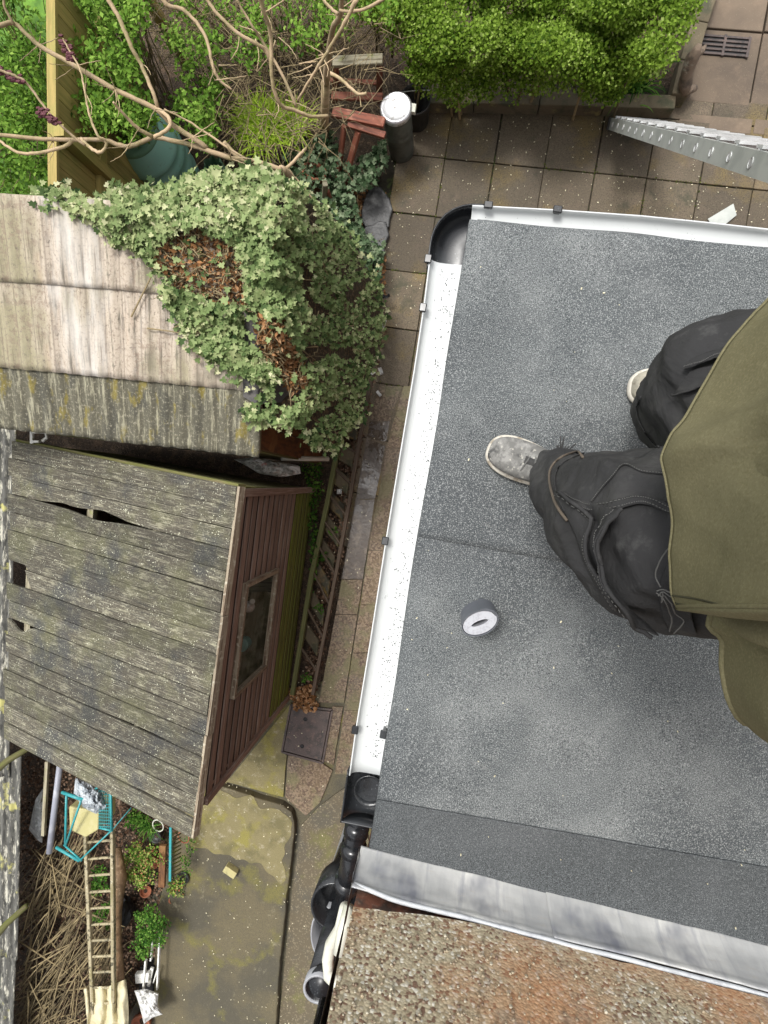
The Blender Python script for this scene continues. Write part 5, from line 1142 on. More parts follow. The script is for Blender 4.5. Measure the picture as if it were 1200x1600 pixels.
for a, b, zz, lab in (((-20, 1215), (46, 1168), 1.0, 'mossy cane sticking out below the shed roof corner'), ((-20, 1478), (42, 1415), .9, 'mossy cane crossing the corrugated roof lower down')):
    m = MB(); m.tube([P(*a, zz), lerp(P(*a, zz), P(*b, zz), .5)+Vector((0, .02, 0)), P(*b, zz)], [.03, .026, .022], 8); tag(m.build('cane', 'moss_wood', origin=P(*b, 0), smooth=True), lab, 'cane')
m = MB(); m.tube([P(184, 1325, .3), P(188, 1370, .33), P(181, 1420, .3), P(182, 1470, .28), P(186, 1530, .28), P(188, 1570, .3)], [.03, .06, .055, .045, .05, .04], 12)
M['hose_brown'] = mat('hose_brown', (.2, .12, .06), .7, [dict(s=7, m=(2, .5, 1), lo=.5, hi=.62, c=(.11, .07, .035)), dict(s=30, lo=.55, hi=.65, c=(.33, .24, .14), f=.7)], [dict(s=30, str=.5, dst=.01)])
tag(m.build('rolled_matting', 'hose_brown', origin=P(184, 1440, 0), smooth=True), 'brown rolled matting lying against the narrow ladder', 'matting')
m = MB(); m.ball(P(193, 1425, .12), (.09, .13, .1), 16, 10, .5, seed=3); tag(m.build('black_sack', 'black', origin=P(193, 1425, 0)), 'black plastic sack beside the rolled matting', 'sack')
# cream canvas
m = MB()
def cv(a, b):
    u = lerp(131, 196, a)+5*math.sin(b*3); v = lerp(1540, 1650, b)-38*max(0, a-.6)+10*abs(a-.5)
    return P(u, v, .36+.03*math.sin(a*22+3*b+2*nz(a*3, b*3))+.02*nz(a*8, b*8))
m.grid(cv, 50, 40); o = m.build('canvas_sheet', 'canvas', origin=P(160, 1590, 0), smooth=True); sm = o.modifiers.new('t', 'SOLIDIFY'); sm.thickness = .004; tag(o, 'cream folded canvas sheet draped over the ladder foot', 'canvas')
# dead stems
m = MB(); random.seed(9)
for u, v in sample_poly([(60, 1330), (135, 1300), (140, 1400), (145, 1640), (40, 1640), (45, 1420)], 330)+sample_poly([(146, 1440), (178, 1440), (178, 1560), (148, 1560)], 60):
    an = random.gauss(1.02, .22) if random.random() < .75 else random.uniform(0, 3.1); L = random.uniform(20, 70); z = random.uniform(.03, .3)
    a = (u-math.cos(an)*L, v+math.sin(an)*L); b = (u+math.cos(an)*L*.6, v-math.sin(an)*L*.6)
    m.tube([P(a[0], a[1], z), P(u+random.gauss(0, 2), v, z+.03), P(b[0], b[1], z)], [.004, random.uniform(.003, .009), .003], 5)
tag(m.build('dead_stems', 'straw'), 'tangled heap of dry dead plant stems in the bed', 'dead stems', kind='stuff')
# plants and pots
def plant(name, label, u, v, ru, rv, z, n, ls, mt='weed_leaf', cat='plant', tpl='leaf'):
    b = P(u, v, 0); t = thing(name, b, label, cat); cs = []; m = MB()
    for k in range(max(6, n//40)):
        a = random.uniform(0, 6.28); r = math.sqrt(random.random()); c = P(u+math.cos(a)*ru*r, v+math.sin(a)*rv*r, z*random.uniform(.6, 1.1)); cs.append(c); m.tube([b, lerp(b, c, .5)+Vector((0, 0, .04)), c], [.004, .003, .0015], 4)
    m.build('stem', 'twig', t); per = n//len(cs); q = clumps(cs, per, .055)
    leaf_mesh('leaves', mt, q, (0, 0, 1), rng.uniform(ls*.6, ls*1.2, len(q)), tpl, .6, t); return t
plant('potted_plant', 'small green plant under the shed roof edge by the trellis', 217, 1280, 18, 14, .3, 420, .03)
plant('herb_plant', 'spreading yellow green herb with reddish tips beside the ladder', 222, 1350, 30, 34, .25, 1500, .02, 'herb_mixed', tpl='round')
plant('leafy_plant', 'full dark green leafy plant above the white trough', 238, 1445, 24, 30, .4, 1500, .026)
plant('leafy_plant', 'small green plant hanging just above the white trough end', 222, 1480, 12, 16, .3, 350, .026)
plant('weed', 'green weeds growing up through the upper rungs of the narrow ladder', 156, 1375, 14, 25, .2, 500, .028)
plant('weed', 'green weeds growing through the middle rungs of the narrow ladder', 160, 1430, 14, 20, .2, 350, .028)
plant('herb_plant', 'small reddish green herb at the patio edge by the pots', 278, 1385, 14, 12, .15, 300, .02, 'herb_mixed', tpl='round')
plant('trailing_plant', 'small trailing plant hanging at the shed roof corner over the patio', 292, 1335, 6, 28, .2, 200, .022)
blades('grass_tuft', 'dark green grass tuft in a pot under the shed roof edge', P(235, 1290, .25), 60, .16, 'weed_leaf', 1.0, r0=.03, wd=.004)
def pot(u, v, r, label, tip=(0, 0, 1), mt='terracotta', z=0):
    c = P(u, v, z); t = thing('flower_pot', c, label, 'flower pot'); h = r*1.7
    m = MB(); m.lathe(c, [(0, 0), (r*.7, 0), (r*.95, h*.8), (r*1.05, h*.8), (r*1.05, h), (r*.93, h), (r*.9, h*.75), (0, h*.7)], 24, axis=tip); m.build('pot', mt, t, smooth=True)
    m = MB(); m.lathe(c, [(0, h*.72), (r*.9, h*.72)], 20, axis=tip); m.build('soil', 'soil', t)
pot(292, 1362, .06, 'black flower pot at the patio edge near the trellis', mt='slate')
pot(246, 1338, .06, 'round terracotta pot holding the yellow green herb')
pot(228, 1388, .05, 'terracotta pot below the herb plant', (.4, .2, .8)); pot(262, 1402, .05, 'tipped terracotta pot on the bed edge', (.8, .2, .3)); pot(250, 1300, .055, 'black pot under the shed roof edge', mt='slate', z=.05)
pot(232, 1580, .09, 'dark red pot under the white plastic bag', mt='terracotta')
for k in range(2):
    c = P(287-k*40, 1308-k*18, .3); m = MB(); m.tube([c+Vector((.05*math.cos(a), .065*math.sin(a), .02*math.sin(a))) for a in [2*PI*i/20 for i in range(20)]], .006, 6, closed=True)
    tag(m.build('pot_ring', 'terracotta' if k == 0 else 'cream_pvc', origin=c, smooth=True), ('orange ring handle under the shed roof corner', 'pale ring handle among the pots under the roof edge')[k], 'ring')
tr = thing('trellis_panel', P(272, 1340, 0), 'narrow green trellis with slanted slats beside the patio', 'trellis')
m = MB(); m.bar(P(267, 1292, .5), P(266, 1376, .45), .02, .02); m.build('post', 'teal_metal', tr)
m = MB()
for k in range(13): m.bar(P(268, 1304+k*6, .44), P(283, 1296+k*6, .34), .012, .006)
m.build('slats', 'moss_wood', tr)
m = MB(); m.bar(P(255, 1320, .2), P(253, 1385, .2), .06, .03); tag(m.build('timber_board', 'orange_wood', origin=P(254, 1350, 0)), 'orange brown board standing between the herb and trellis', 'board')
tr2 = thing('planter_trough', P(240, 1510, 0), 'narrow white plastic planter trough at the patio edge', 'planter')
m = MB(); a, b = P(250, 1458, .2), P(246, 1545, .2); m.bar(a, b, .014, .03); m.bar(P(240, 1460, .2), P(236, 1500, .2), .012, .03); m.bar(P(228, 1500, .2), P(224, 1548, .2), .014, .03); m.build('rim', 'white_plastic', tr2)
m = MB(); m.prism([P(228, 1498, 0), P(248, 1498, 0), P(246, 1548, 0), P(224, 1550, 0)], .0, .1); m.build('tray', 'black', tr2)
m = MB(); m.prism(pts([(228, 1496), (249, 1494), (248, 1508), (229, 1510)], 0), .16, .2); m.build('end_block', 'white_plastic', tr2)
m = MB(); m.bar(P(238, 1512, .15), P(232, 1540, .15), .03, .02); m.bar(P(246, 1515, .15), P(240, 1535, .15), .01, .02); m.build('plant_label', 'white_plastic', tr2)
crumple('white_plastic_bag', 'white_bag', [(210, 1548), (228, 1545), (248, 1552), (246, 1570), (254, 1585), (238, 1590), (225, 1600), (218, 1572)], .28, .05, 'crumpled white plastic bag at the end of the planter trough', 'plastic bag', 14)
# ---------------------------------------------------------------- DEBRIS
def bits(name, poly, n, z, s, label, mt='seed', zf=None):
    m = MB()
    for u, v in sample_poly(poly, n):
        c = P(u, v, z); a = random.uniform(0, 6.28); L = s*random.uniform(.5, 1.6); m.box(c+Vector((0, 0, .002)), Vector((math.cos(a)*L, math.sin(a)*L, 0)), Vector((-math.sin(a)*L*.5, math.cos(a)*L*.5, 0)), Vector((0, 0, .0015)), rnd=random.random())
    return tag(m.build(name, mt), label, 'debris', kind='stuff')
bits('seed_debris', [(600, 180), (660, 170), (1200, 200), (1200, 350), (740, 315), (680, 315), (655, 480), (590, 600), (590, 400)], 330, .002, .004, 'small pale seeds and bud scales scattered over the paving')
bits('seed_debris', [(560, 650), (600, 700), (520, 1200), (455, 1640), (260, 1640), (300, 1260), (450, 1090)], 300, .075, .004, 'small pale specks scattered over the path and patio')
bits('seed_debris', [(740, 390), (1000, 420), (1190, 400), (1190, 500), (960, 620), (760, 800), (800, 900), (1190, 1120), (1190, 1480), (600, 1320), (660, 850)], 36, RZ+.012, .0018, 'tiny pale flecks lying on the roofing felt')
# ---------------------------------------------------------------- ROLL OF TAPE ON ROOF
rb_ = P(741, 946, RZ+.01); rt_ = P(750, 975, RZ+.15); hh = .13
rl = thing('lead_tape_roll', rb_, 'short oval roll of grey flashing tape standing on the felt', 'tape roll')
ax = Vector((math.cos(math.radians(24)), math.sin(math.radians(24)), 0)); ay = Vector((-ax.y, ax.x, 0))
cen = Vector((rt_.x, rt_.y, RZ+.008))
def spiral(turn0, turn1, n, g0_, dg):
    out = []
    for i in range(n+1):
        t = lerp(turn0, turn1, i/n); a = t*2*PI; r = g0_+dg*t; out.append(ax*((.016+r)*math.cos(a)+.0*r)+ay*((.0005+r)*math.sin(a)))
    return out
def band(mb, path, th, z0, z1):
    vs = []; n = len(path)
    for i, p in enumerate(path):
        t = (path[min(i+1, n-1)]-path[max(i-1, 0)]).normalized(); nn = Vector((-t.y, t.x, 0))
        for s_, z in ((-1, z0), (1, z0), (1, z1), (-1, z1)): vs.append(cen+p+nn*s_*th/2+Vector((0, 0, z)))
    fs = []
    for i in range(n-1):
        for k in range(4): fs.append((4*i+k, 4*i+(k+1) % 4, 4*i+4+(k+1) % 4, 4*i+4+k))
    mb.add(vs, fs+[(3, 2, 1, 0), (4*n-4, 4*n-3, 4*n-2, 4*n-1)])
m = MB(); band(m, spiral(0, 8, 440, .005, .0025), .0023, 0, hh-.001); m.build('winding', 'roll_edge', rl)
m = MB(); band(m, spiral(7.95, 9.2, 90, .0055, .0026), .0012, 0, hh+.001); m.build('backing', 'roll_band', rl)
# ================================================================ PERSON (seen from his own phone: shoes, work trousers, jumper)
pers = thing('person', P(1130, 700, RZ), 'person in olive jumper, black work trousers and dusty shoes standing on the felt roof', 'person')
legL = [(866, 739, 3.80, .05), (876, 748, 3.88, .06), (893, 762, 3.99, .072), (925, 786, 4.15, .08), (968, 815, 4.31, .095), (1030, 838, 4.42, .104), (1125, 858, 4.49, .1), (1270, 835, 4.56, .1)]
legR = [(1036, 626, 3.79, .05), (1044, 634, 3.88, .062), (1056, 640, 4.0, .072), (1078, 640, 4.16, .082), (1108, 628, 4.31, .088), (1160, 612, 4.44, .092), (1240, 640, 4.5, .095), (1340, 690, 4.57, .1)]
WC = P(1400, 765, 4.56)
def leg_rings(mb, spec, seed, NS=64, NR=90):
    c = [P(u, v, z) for u, v, z, r in spec]; n = len(c); V = []
    for j in range(NR+1):
        t = j/NR*(n-1); i = min(int(t), n-2); f = t-i; q = [c[max(i-1, 0)], c[i], c[i+1], c[min(i+2, n-1)]]; rr = [spec[max(i-1, 0)][3], spec[i][3], spec[i+1][3], spec[min(i+2, n-1)][3]]
        cr = lambda a: .5*((2*a[1])+(a[2]-a[0])*f+(2*a[0]-5*a[1]+4*a[2]-a[3])*f*f+(3*a[1]-a[0]-3*a[2]+a[3])*f**3)
        p = cr(q); r = cr(rr); h = j/NR
        for k in range(NS):
            a = 2*PI*k/NS; d = Vector((math.cos(a), math.sin(a), 0))
            w1 = nz(math.cos(a)*1.6+h*2, math.sin(a)*1.6, seed+h*5)*.11
            w2 = (1-abs(nz(math.cos(a)*1.3+3, math.sin(a)*1.3+h*9, seed+h*3))*2)*.09+(.5-abs(nz(math.cos(a)*2.6+9, math.sin(a)*2.6+h*14, seed+h*6)))*.06
            w3 = .07*math.sin(h*34+3*math.sin(a+seed)+4*nz(math.cos(a), math.sin(a), seed))*max(0, 1-h*2.6)
            rad = r*(1+w1+w2+w3); V.append(p+d*rad+Vector((0, 0, .012*nz(math.cos(a)*2, math.sin(a)*2, seed+h*8))))
    fs = [(j*NS+k, j*NS+(k+1) % NS, (j+1)*NS+(k+1) % NS, (j+1)*NS+k) for j in range(NR) for k in range(NS)]
    fs += [tuple(range(NS-1, -1, -1)), tuple(NR*NS+k for k in range(NS))]
    mb.add(V, fs, None, .5)
tm = MB(); leg_rings(tm, legL, 1.0); leg_rings(tm, legR, 7.0)
tm.lathe(Vector((WC.x+.02, WC.y, 4.5)), [(0, -.06), (.1, -.05), (.15, .02), (.165, .1), (.16, .16), (.0, .17)], 40, sx=.8, sy=1.05)
tr_ = tm.build('trousers', 'cloth', pers)
rmm = tr_.modifiers.new('remesh', 'REMESH'); rmm.mode = 'VOXEL'; rmm.voxel_size = .0055; rmm.use_smooth_shade = True
sms = tr_.modifiers.new('smooth', 'SMOOTH'); sms.iterations = 3
dg = bpy.context.evaluated_depsgraph_get(); dg.update()
me2 = bpy.data.meshes.new_from_object(tr_.evaluated_get(dg)); tr_.modifiers.clear(); tr_.data = me2
me2.polygons.foreach_set('use_smooth', [True]*len(me2.polygons))
if not me2.materials: me2.materials.append(M['cloth'])
nrm2 = [v.normal.copy() for v in me2.vertices]
for v, vn in zip(me2.vertices, nrm2):
    p = v.co.copy(); q = Vector((p.x*15, p.y*15, p.z*7)); q2 = Vector((p.x*34+5, p.y*34, p.z*22))
    f = .5-abs(noise.noise(q)); f2 = .5-abs(noise.noise(q2))
    v.co = p+vn*(.016*(f-.25)*(1 if f > 0 else 1)+.0045*(f2-.25))
me2.update()
bvh = BVHTree.FromPolygons([v.co+pers.location for v in me2.vertices], [tuple(p.vertices) for p in me2.polygons])
CO = Vector((0, 0, CAMZ))
def drape(u, v, off=0):
    d = (RQ @ Vector((u-600, -(v-800), -FOC))).normalized(); h = bvh.ray_cast(CO, d)
    if h[0] is None:
        h = bvh.find_nearest(P(u, v, 4.3)); 
    return h[0]+h[1]*off*.6-d*off*.6
def curve(l, t):
    n = len(l)-1; t = t*n; i = min(int(t), n-1); f = t-i; q = [l[max(i-1, 0)], l[i], l[i+1], l[min(i+2, n)]]
    return tuple(.5*((2*q[1][k])+(q[2][k]-q[0][k])*f+(2*q[0][k]-5*q[1][k]+4*q[2][k]-q[3][k])*f*f+(3*q[1][k]-q[0][k]-3*q[2][k]+q[3][k])*f**3) for k in (0, 1))
def strip(l0, l1, o0, o1, name, parent, nu=60, nv=14, mt='cloth', pw=1.5):
    def fn(a, b):
        p, q = curve(l0, a), curve(l1, a); return drape(lerp(p[0], q[0], b), lerp(p[1], q[1], b), lerp(o0, o1*(.35+.65*math.sin(PI*min(1, .12+a*.8))), b**pw))
    m = MB(); m.grid(fn, nu, nv, rnd=.5); o = m.build(name, mt, parent, smooth=True); sm = o.modifiers.new('thick', 'SOLIDIFY'); sm.thickness = .0022; sm.offset = 0
    s2 = o.modifiers.new('smooth', 'SMOOTH'); s2.iterations = 6; s2.factor = .4
    return o
def seam(l, off, r, name='stitching', mt='stitch', n=60, dash=False, parent=None):
    m = MB()
    q = [drape(*curve(l, i/n), off) for i in range(n+1)]
    q = [q[0]]+[(q[i-1]+q[i]*2+q[i+1])/4 for i in range(1, n)]+[q[-1]]
    if dash:
        for i in range(0, n, 2): m.tube([q[i], q[i+1]], r, 4, cap=False)
    else: m.tube(q, r, 6)
    o = m.build(name, mt, parent or tr_, smooth=True); return o
f1 = [(878, 774), (926, 808), (931, 818), (922, 845), (928, 875), (945, 905), (968, 945)]
f2 = [(976, 800), (962, 822), (956, 850), (957, 885), (970, 920), (1000, 958), (1038, 982)]
c0 = [(874, 780), (890, 815), (903, 845), (914, 880), (932, 915), (950, 938), (968, 955)]
strip(c0, f1, .002, .012, 'pocket', tr_)
strip(f1, f2, .003, .042, 'pocket', tr_, nv=22, pw=2.0)
strip([(1046, 880), (1035, 900), (1030, 930), (1035, 960), (1050, 984), (1070, 990), (1085, 992)], [(1090, 880), (1085, 900), (1084, 920), (1084, 940), (1085, 960), (1088, 975), (1090, 985)], .004, .014, 'pocket', tr_)
top_b = [(876, 766), (900, 778), (926, 786), (970, 780), (1004, 774), (1048, 786), (1090, 800)]; bot_b = [(876, 776), (900, 792), (926, 802), (970, 797), (1004, 790), (1048, 802), (1090, 816)]
strip(top_b, bot_b, .005, .007, 'waist_band', tr_, nv=5, pw=1)
for l, off in ((f1, .014), ([(a+3, b+1) for a, b in f2[:-1]]+[(1030, 975)], .036)): seam(l, off, .0028, 'pocket_edge', 'cloth')
st_ = lambda l, dx, dy: [(a+dx, b+dy) for a, b in l]
seam(st_(top_b, 0, 4), .009, .0006, dash=True, n=110); seam(st_(bot_b, 0, -4), .010, .0006, dash=True, n=110)
seam(st_(f2[:-1], -6, -1), .035, .0006, dash=True, n=90); seam(st_(f1, -5, 2), .012, .0006, dash=True, n=90)
seam([(905, 705), (880, 714), (864, 728), (859, 748), (864, 772), (874, 795), (888, 813)], .003, .0022, 'hem_seam', 'seam_brown')
seam([(912, 709), (888, 719), (873, 732), (868, 752), (873, 776), (884, 798)], .003, .0015, 'hem_seam', 'cloth')
seam([(925, 784), (940, 765), (958, 745), (975, 727), (1005, 738), (1045, 742)], .002, .0012, 'leg_seam', 'cloth'); seam([(925, 784), (940, 765), (958, 745), (975, 727), (1005, 738), (1045, 742)], .004, .0006, dash=True, n=90)
# right leg flap and seams
strip([(1076, 568), (1095, 556), (1120, 550), (1150, 548)], [(1072, 578), (1095, 574), (1120, 567), (1150, 562)], .006, .014, 'pocket_flap', tr_, nv=6)
strip([(1082, 578), (1100, 574), (1125, 570), (1160, 560)], [(1056, 616), (1080, 612), (1110, 600), (1150, 585)], .004, .007, 'pocket', tr_, nv=10)
seam([(1074, 575), (1098, 571), (1122, 563), (1150, 558)], .016, .0006, dash=True, n=60); seam([(1056, 616), (1080, 612), (1110, 600), (1150, 585)], .009, .0016, 'pocket_edge', 'cloth')
seam([(1003, 620), (996, 640), (1004, 665), (1018, 688), (1030, 700)], .003, .0012, 'leg_seam', 'cloth'); seam([(1120, 560), (1150, 530), (1185, 500)], .004, .002, 'leg_seam', 'cloth')
m = MB(); 
for l in ([(1052, 858), (1038, 872), (1033, 890), (1040, 908)], [(1030, 915), (1046, 912), (1062, 922)], [(1032, 922), (1044, 916), (1060, 930)], [(1028, 918), (1040, 925), (1050, 945), (1054, 975)], [(1042, 920), (1060, 945), (1073, 960), (1060, 978)], [(1036, 930), (1042, 918)]):
    q = [drape(*curve(l, i/12), .02) for i in range(13)]; m.tube(q, .0008, 4)
m.build('loose_threads', 'stitch', tr_)
# shoes
def shoe(toe, dirv, mt, label, lace=True):
    d = dirv.normalized(); s = Vector((-d.y, d.x, 0)); sh = None
    secs = [(0, .016, .012, .022), (.012, .034, .0, .045), (.035, .046, 0, .058), (.07, .051, 0, .066), (.11, .05, 0, .08), (.15, .044, 0, .1), (.19, .038, 0, .118), (.23, .037, 0, .12), (.265, .033, 0, .11), (.282, .02, .01, .09)]
    def rings(wk, z0, z1f, n=28):
        V = []
        for x, wd, zl_, zt in secs:
            for k in range(n):
                a = 2*PI*k/n; ca, sa = math.cos(a), math.sin(a); yy = wd*wk*math.copysign(abs(ca)**.75, ca); zz = (z0 if sa < 0 else 0)*0
                top = z1f(zt); zz = lerp(z0, top, (math.copysign(abs(sa)**.8, sa)+1)/2)
                V.append(toe+d*x+s*yy+Vector((0, 0, zz)))
        nS = len(secs); fs = [(i*n+k, (i+1)*n+k, (i+1)*n+(k+1) % n, i*n+(k+1) % n) for i in range(nS-1) for k in range(n)]+[tuple(range(n)), tuple((nS-1)*n+k for k in range(n-1, -1, -1))]
        return V, fs
    m = MB(); V, F = rings(.93, .012, lambda z: z); m.add(V, F, None, .5); o = m.build('shoe', mt, pers, smooth=True); o.modifiers.new('sub', 'SUBSURF').render_levels = 2; o.modifiers['sub'].levels = 1
    if label: o['label'] = label
    m = MB(); V, F = rings(1.06, 0, lambda z: .03 if z > .03 else z*.9); m.add(V, F, None, .5); so_ = m.build('sole', 'sole', o, smooth=True); so_.modifiers.new('sub', 'SUBSURF').render_levels = 2
    so_.location -= d*.004
    m = MB(); m.grid(lambda a, b: toe+d*(.088+.09*b)+s*((a-.5)*.05)+Vector((0, 0, np.interp(.088+.09*b, [q[0] for q in secs], [q[3] for q in secs])+.0035-.05*(a-.5)**2*2)), 8, 10); m.build('tongue', 'cloth', o, smooth=True)
    m = MB()
    for i in range(5):
        x = .095+i*.018; h = np.interp(x, [q[0] for q in secs], [q[3] for q in secs])+.002
        sg = (-1)**i
        m.tube([toe+d*(x-.006*sg)+s*-.028+Vector((0, 0, h-.006)), toe+d*x+Vector((0, 0, h+.002)), toe+d*(x+.006*sg)+s*.028+Vector((0, 0, h-.012))], .0022, 6)
    m.build('laces', 'stitch', o)
    if lace:
        m = MB(); b0 = toe+d*.155+s*-.005*0+Vector((0, 0, .105))
        for k in range(14):
            a = random.uniform(.2, 2.2); L = random.uniform(.025, .05); q = b0+s*.03; e = q+(d*math.cos(a)+s*math.sin(a))*L+Vector((0, 0, random.uniform(-.02, .02))); m.tube([b0, lerp(q, e, .5)+Vector((0, 0, .01)), e], .0018, 5)
        m.build('lace_bow', 'cloth', o)
    return o
tA = P(764, 699, RZ+.035); tA.z = RZ+.012; shoe(tA, P(872, 742, RZ+.035)-P(764, 699, RZ+.035), 'shoe', 'dusty grey leather shoe with black laces')
tB = P(985, 604, RZ+.035); tB.z = RZ+.012; dB = P(1080, 612, RZ+.035)-P(985, 604, RZ+.035); dB.z = 0; shoe(tB, dB, 'shoe_tan', 'dusty tan shoe mostly hidden by the trouser leg', False)
# jumper: inner tube all round + outer front panel ending in a stitched hem band
front = [(1420, 330), (1300, 385), (1200, 478), (1150, 540), (1098, 625), (1065, 685), (1046, 735), (1048, 800), (1056, 880), (1067, 945)]
lower = [(1062, 925), (1067, 962), (1078, 992), (1108, 1036), (1150, 1080), (1200, 1116), (1300, 1180), (1420, 1230)]
HEMZ = 4.62
fw = [P(*curve(front, i/40), HEMZ) for i in range(41)]; lw2 = [P(*curve(lower, i/30), HEMZ-.03) for i in range(31)]
bc = Vector((fw[24].x+.2, lerp(fw[0].y, lw2[-1].y, .5), 0))
ring = [p+(Vector((bc.x, bc.y, p.z))-p).normalized()*.016 for p in fw[:-1]]+lw2
nb3 = 30; pA, pB = lw2[-1], ring[0]
for i in range(1, nb3):
    t = i/nb3; a = -PI/2+PI*t; ring.append(Vector((bc.x+.16*math.cos(a)*1.0+.02*0, lerp(pA.y, pB.y, t), HEMZ-.02))+Vector((max(0, pA.x-bc.x), 0, 0)))
NRg = len(ring); NZ = 46
def tw(i, j):
    h = j/NZ; p = ring[i]; z = lerp(p.z, 5.14, h); c = Vector((bc.x+.05*h, bc.y, z)); q = Vector((p.x, p.y, z)); r = q-c
    k = 1+.02*math.sin(h*3)-.05*h-max(0, h-.8)*1.6
    low = 41 <= i < 72
    f = .0
    if low:
        b = (i-41)/30; f = .022*math.sin(b*13+h*5)*min(1, b*4)*(1-.5*h)-.03*math.exp(-((b-.18-.5*h)/.09)**2)+.01*nz(b*8, h*5)
    if 33 <= i < 52: f -= .028*math.exp(-((i-41)/5)**2)
    f += .006*nz(q.x*9, q.y*9, z*5)
    return c+r*k+r.normalized()*f
V = [tw(i % NRg, j) for j in range(NZ+1) for i in range(NRg)]
F = [(j*NRg+i, j*NRg+(i+1) % NRg, (j+1)*NRg+(i+1) % NRg, (j+1)*NRg+i) for j in range(NZ) for i in range(NRg)]
F.append(tuple(NZ*NRg+i for i in range(NRg)))
jm = MB(); jm.add(V, F, None, .5)
# shoulders and sleeves reaching forward (out of the frame)
shz = 5.1
for sy in (-1, 1):
    s0 = Vector((bc.x+.06, bc.y+.15*sy, shz)); el = Vector((bc.x+.0, bc.y+.34*sy, shz-.16)); wr = Vector((.15, .13*sy, 5.19))
    jm.tube([s0-Vector((0, .06*sy, 0)), s0, lerp(s0, el, .5), el, lerp(el, wr, .5), wr], [.08, .085, .07, .06, .05, .042], 20)
o = jm.build('jumper', 'fleece', pers, smooth=True); jumper = o
def outer(a, b):
    i = a*40; k = min(int(i), 39); p = lerp(fw[k], fw[k+1], i-k); top = Vector((p.x+.07, p.y+(bc.y-p.y)*.12, 5.02))
    mid = lerp(p, top, .5)+(p-Vector((bc.x, bc.y, p.z))).normalized()*.02; mid.z = lerp(p.z, 5.02, .5)
    q = p*(1-b)**2+mid*2*b*(1-b)+top*b*b
    e0, e1, e2_ = P(1065, 945, HEMZ), P(1200, 945, 4.835), P(2100, 952, 5.02)
    e = e0*(1-b)**2+(e1*2-(e0+e2_)*.5)*2*b*(1-b)+e2_*b*b
    w_ = max(0, (a-.68)/.32)**1.5
    q = lerp(q, e, w_); n_ = (q-Vector((bc.x, bc.y, q.z))).normalized()
    q += n_*(.022*math.sin(a*13+b*5+3*nz(a*3, b*2))*(1-w_)*b*(1-b)*2+.014*nz(a*6, b*2.5, 3)*(1-w_)+.006*(.5-abs(nz(a*11, b*3, 8)))*(1-w_)+.004)
    return q
m = MB(); m.grid(outer, 110, 60, rnd=.5); o = m.build('jumper_front', 'fleece', jumper, smooth=True); sm = o.modifiers.new('t', 'SOLIDIFY'); sm.thickness = .004; sm.offset = -1
def edge_line(off, r, mt, name, dash=False, n=70, b1=.8):
    m = MB(); q = []
    for i in range(n+1):
        b = i/n*b1; a = 1-off; p = outer(a, b); n_ = (p-Vector((bc.x, bc.y, p.z))).normalized(); q.append(p+n_*(r*.3))
    if dash:
        for i in range(0, n, 2): m.tube([q[i], q[i+1]], r, 4, cap=False)
    else: m.tube(q, r, 8)
    return m.build(name, mt, jumper, smooth=True)
edge_line(0, .0018, 'fleece', 'hem_edge')
M['fleece_dark'] = mat('fleece_dark', (.05, .045, .02), .95)
edge_line(.052, .0009, 'fleece_dark', 'hem_stitching'); edge_line(.088, .0009, 'fleece_dark', 'hem_stitching')
m = MB(); m.tube([outer(i/80, .0) for i in range(81)], .0016, 8); m.build('hem_edge', 'fleece', jumper, smooth=True)
m = MB(); m.tube([p+Vector((0, 0, 0)) for p in [tw(i, 0) for i in range(41, 71)]], .0035, 8); m.build('hem_edge', 'fleece', jumper, smooth=True)
# body: one continuous skin mesh (head, neck, arms, hands, torso, legs) under the clothes
bm_ = bpy.data.meshes.new('body'); J = []; E_ = []; R_ = []
def jt(p, r, par=None):
    J.append(tuple(Vector(p)-pers.location)); R_.append(r); k = len(J)-1
    if par is not None: E_.append((par, k))
    return k
pel = jt((WC.x+.02, WC.y, 4.62), .1); ch = jt((bc.x+.07, bc.y, 4.9), .11, pel); ch2 = jt((bc.x+.08, bc.y, 5.08), .1, ch); nk = jt((bc.x+.07, bc.y, 5.17), .062, ch2)
hd0 = jt((bc.x+.045, bc.y, 5.25), .072, nk); hd1 = jt((bc.x+.045, bc.y, 5.33), .098, hd0); hd2 = jt((bc.x+.055, bc.y, 5.41), .085, hd1)
ns = jt((bc.x-.058, bc.y, 5.3), .013, hd1)
for sy in (-1, 1):
    s = jt((bc.x+.07, bc.y+.17*sy, 5.09), .05, ch2); e = jt((bc.x, bc.y+.34*sy, 4.94), .036, s); wv_ = jt((.15, .13*sy, 5.19), .025, e); pm_ = jt((.11, .11*sy, 5.225), .026, wv_)
    for f in range(4):
        b = Vector((.085-.0*f, (.095-.02*f)*sy, 5.235+.004*f)); k1_ = jt(b, .011, pm_); k2_ = jt(b+Vector((-.03, -.012*sy, .012)), .009, k1_); jt(b+Vector((-.045, -.03*sy, .004)), .008, k2_)
    th = jt((.115, (.085)*sy, 5.215), .012, pm_); jt((.09, .06*sy, 5.22), .009, th)
    hp_ = jt((WC.x+.03, WC.y+.09*sy, 4.58), .08, pel)
    sp = legR if sy > 0 else legL; kk = hp_
    for idx in (4, 2, 0): u, v, z, r = sp[idx]; kk = jt(P(u, v, z), r*.6, kk)
    tt_ = (tB+dB.normalized()*.2) if sy > 0 else (tA+(P(872, 742, RZ)-P(764, 699, RZ)).normalized()*.2); tt_ = Vector((tt_.x, tt_.y, RZ+.07)); an_ = jt(tt_, .03, kk)
bm_.from_pydata(J, E_, []); bm_.update()
bo = bpy.data.objects.new('body', bm_); C.objects.link(bo); bo.parent = pers; bm_.materials.append(M['skin'])
bo.modifiers.new('skin', 'SKIN'); 
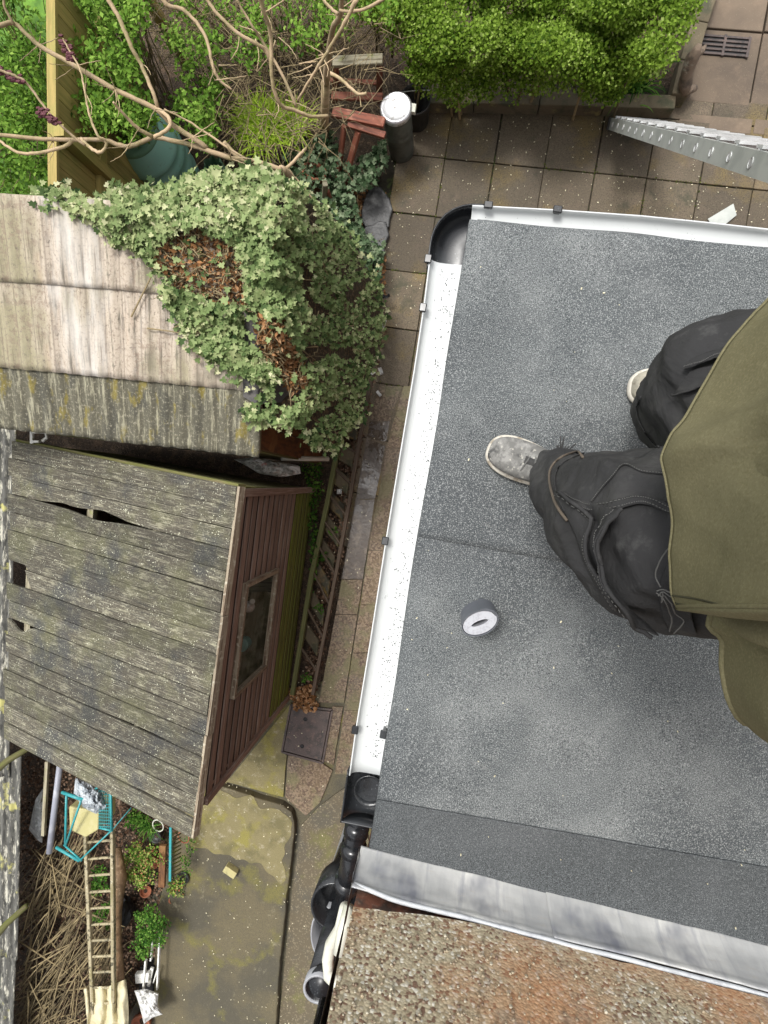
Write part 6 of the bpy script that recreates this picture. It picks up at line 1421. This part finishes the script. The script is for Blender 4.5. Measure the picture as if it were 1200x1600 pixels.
for i, v in enumerate(bm_.skin_vertices[0].data if bm_.skin_vertices else []): v.radius = (R_[i], R_[i])
if bm_.skin_vertices: bm_.skin_vertices[0].data[0].use_root = True
sb = bo.modifiers.new('sub', 'SUBSURF'); sb.levels = 1; sb.render_levels = 1
m = MB(); m.ball((bc.x+.07, bc.y, 5.41), (.11, .1, .095), 20, 14, .1, seed=2); m.build('hair', 'hair', pers, smooth=True)

m = MB(); random.seed(77)
for path, n in ((lp, 620), (tp, 160)):
    for k in range(n):
        i = random.randrange(1, len(path)-1); 
        if nz(path[i].x*3, path[i].y*3, 9) < -.12: continue
        t = (path[i+1]-path[i-1]).normalized(); sd_ = Vector((-t.y, t.x, 0)); o_ = random.gauss(.006, .017); o_ = max(-.045, min(.045, o_)); dz = -GR*(1-(o_/GR)**2)**.5
        c = path[i]+sd_*o_+t*random.uniform(-.015, .015)+Vector((0, 0, dz*.62+.004)); L = random.uniform(.0005, .0013); m.box(c, (L, 0, 0), (0, L*.8, 0), (0, 0, .0008), rnd=random.random())
M['grit'] = mat('grit', (.03, .03, .03), .8); tag(m.build('gutter_grit', 'grit'), 'dark roofing granules washed into the white gutter', 'grit', kind='stuff')
mp = []
for k in range(5200):
    i = random.randint(-5, 9); j = random.randint(-7, 1)
    c = g0+gx*(i*SX)+gy*(j*SY)
    c = c+(gx*random.random()*SX if random.random() < .5 else gy*random.random()*SY)+gx*random.gauss(0, .006)+gy*random.gauss(0, .006)
    if (c-g0).dot(gx) < -1.45 or (c-g0).dot(gy) > .1: continue
    if nz(c.x*2.2, c.y*2.2, 6) < .02: continue
    mp.append((c.x, c.y, random.uniform(0, .006)))
M['moss_tuft'] = lf('moss_tuft', [(.03, .045, .01), (.07, .09, .015), (.13, .15, .03)], .1)
tag(leaf_mesh('joint_moss', 'moss_tuft', mp, (0, 0, 1), rng.uniform(.006, .016, len(mp)), 'round', .5), 'dark green moss growing in the paving joints', 'moss', kind='stuff')

for sy in (-1, 1):
    m = MB(); m.ball((bc.x-.035, bc.y+.03*sy, 5.335), (.012, .013, .011), 12, 8); m.build('eye', 'white_plastic', pers, smooth=True)
    m = MB(); m.ball((bc.x+.05, bc.y+.092*sy, 5.32), (.018, .01, .03), 12, 8); m.build('ear', 'skin', pers, smooth=True)
m = MB(); m.ball((bc.x-.046, bc.y, 5.262), (.008, .026, .007), 12, 8); M['lip'] = mat('lip', (.38, .15, .12), .5); m.build('mouth', 'lip', pers, smooth=True)
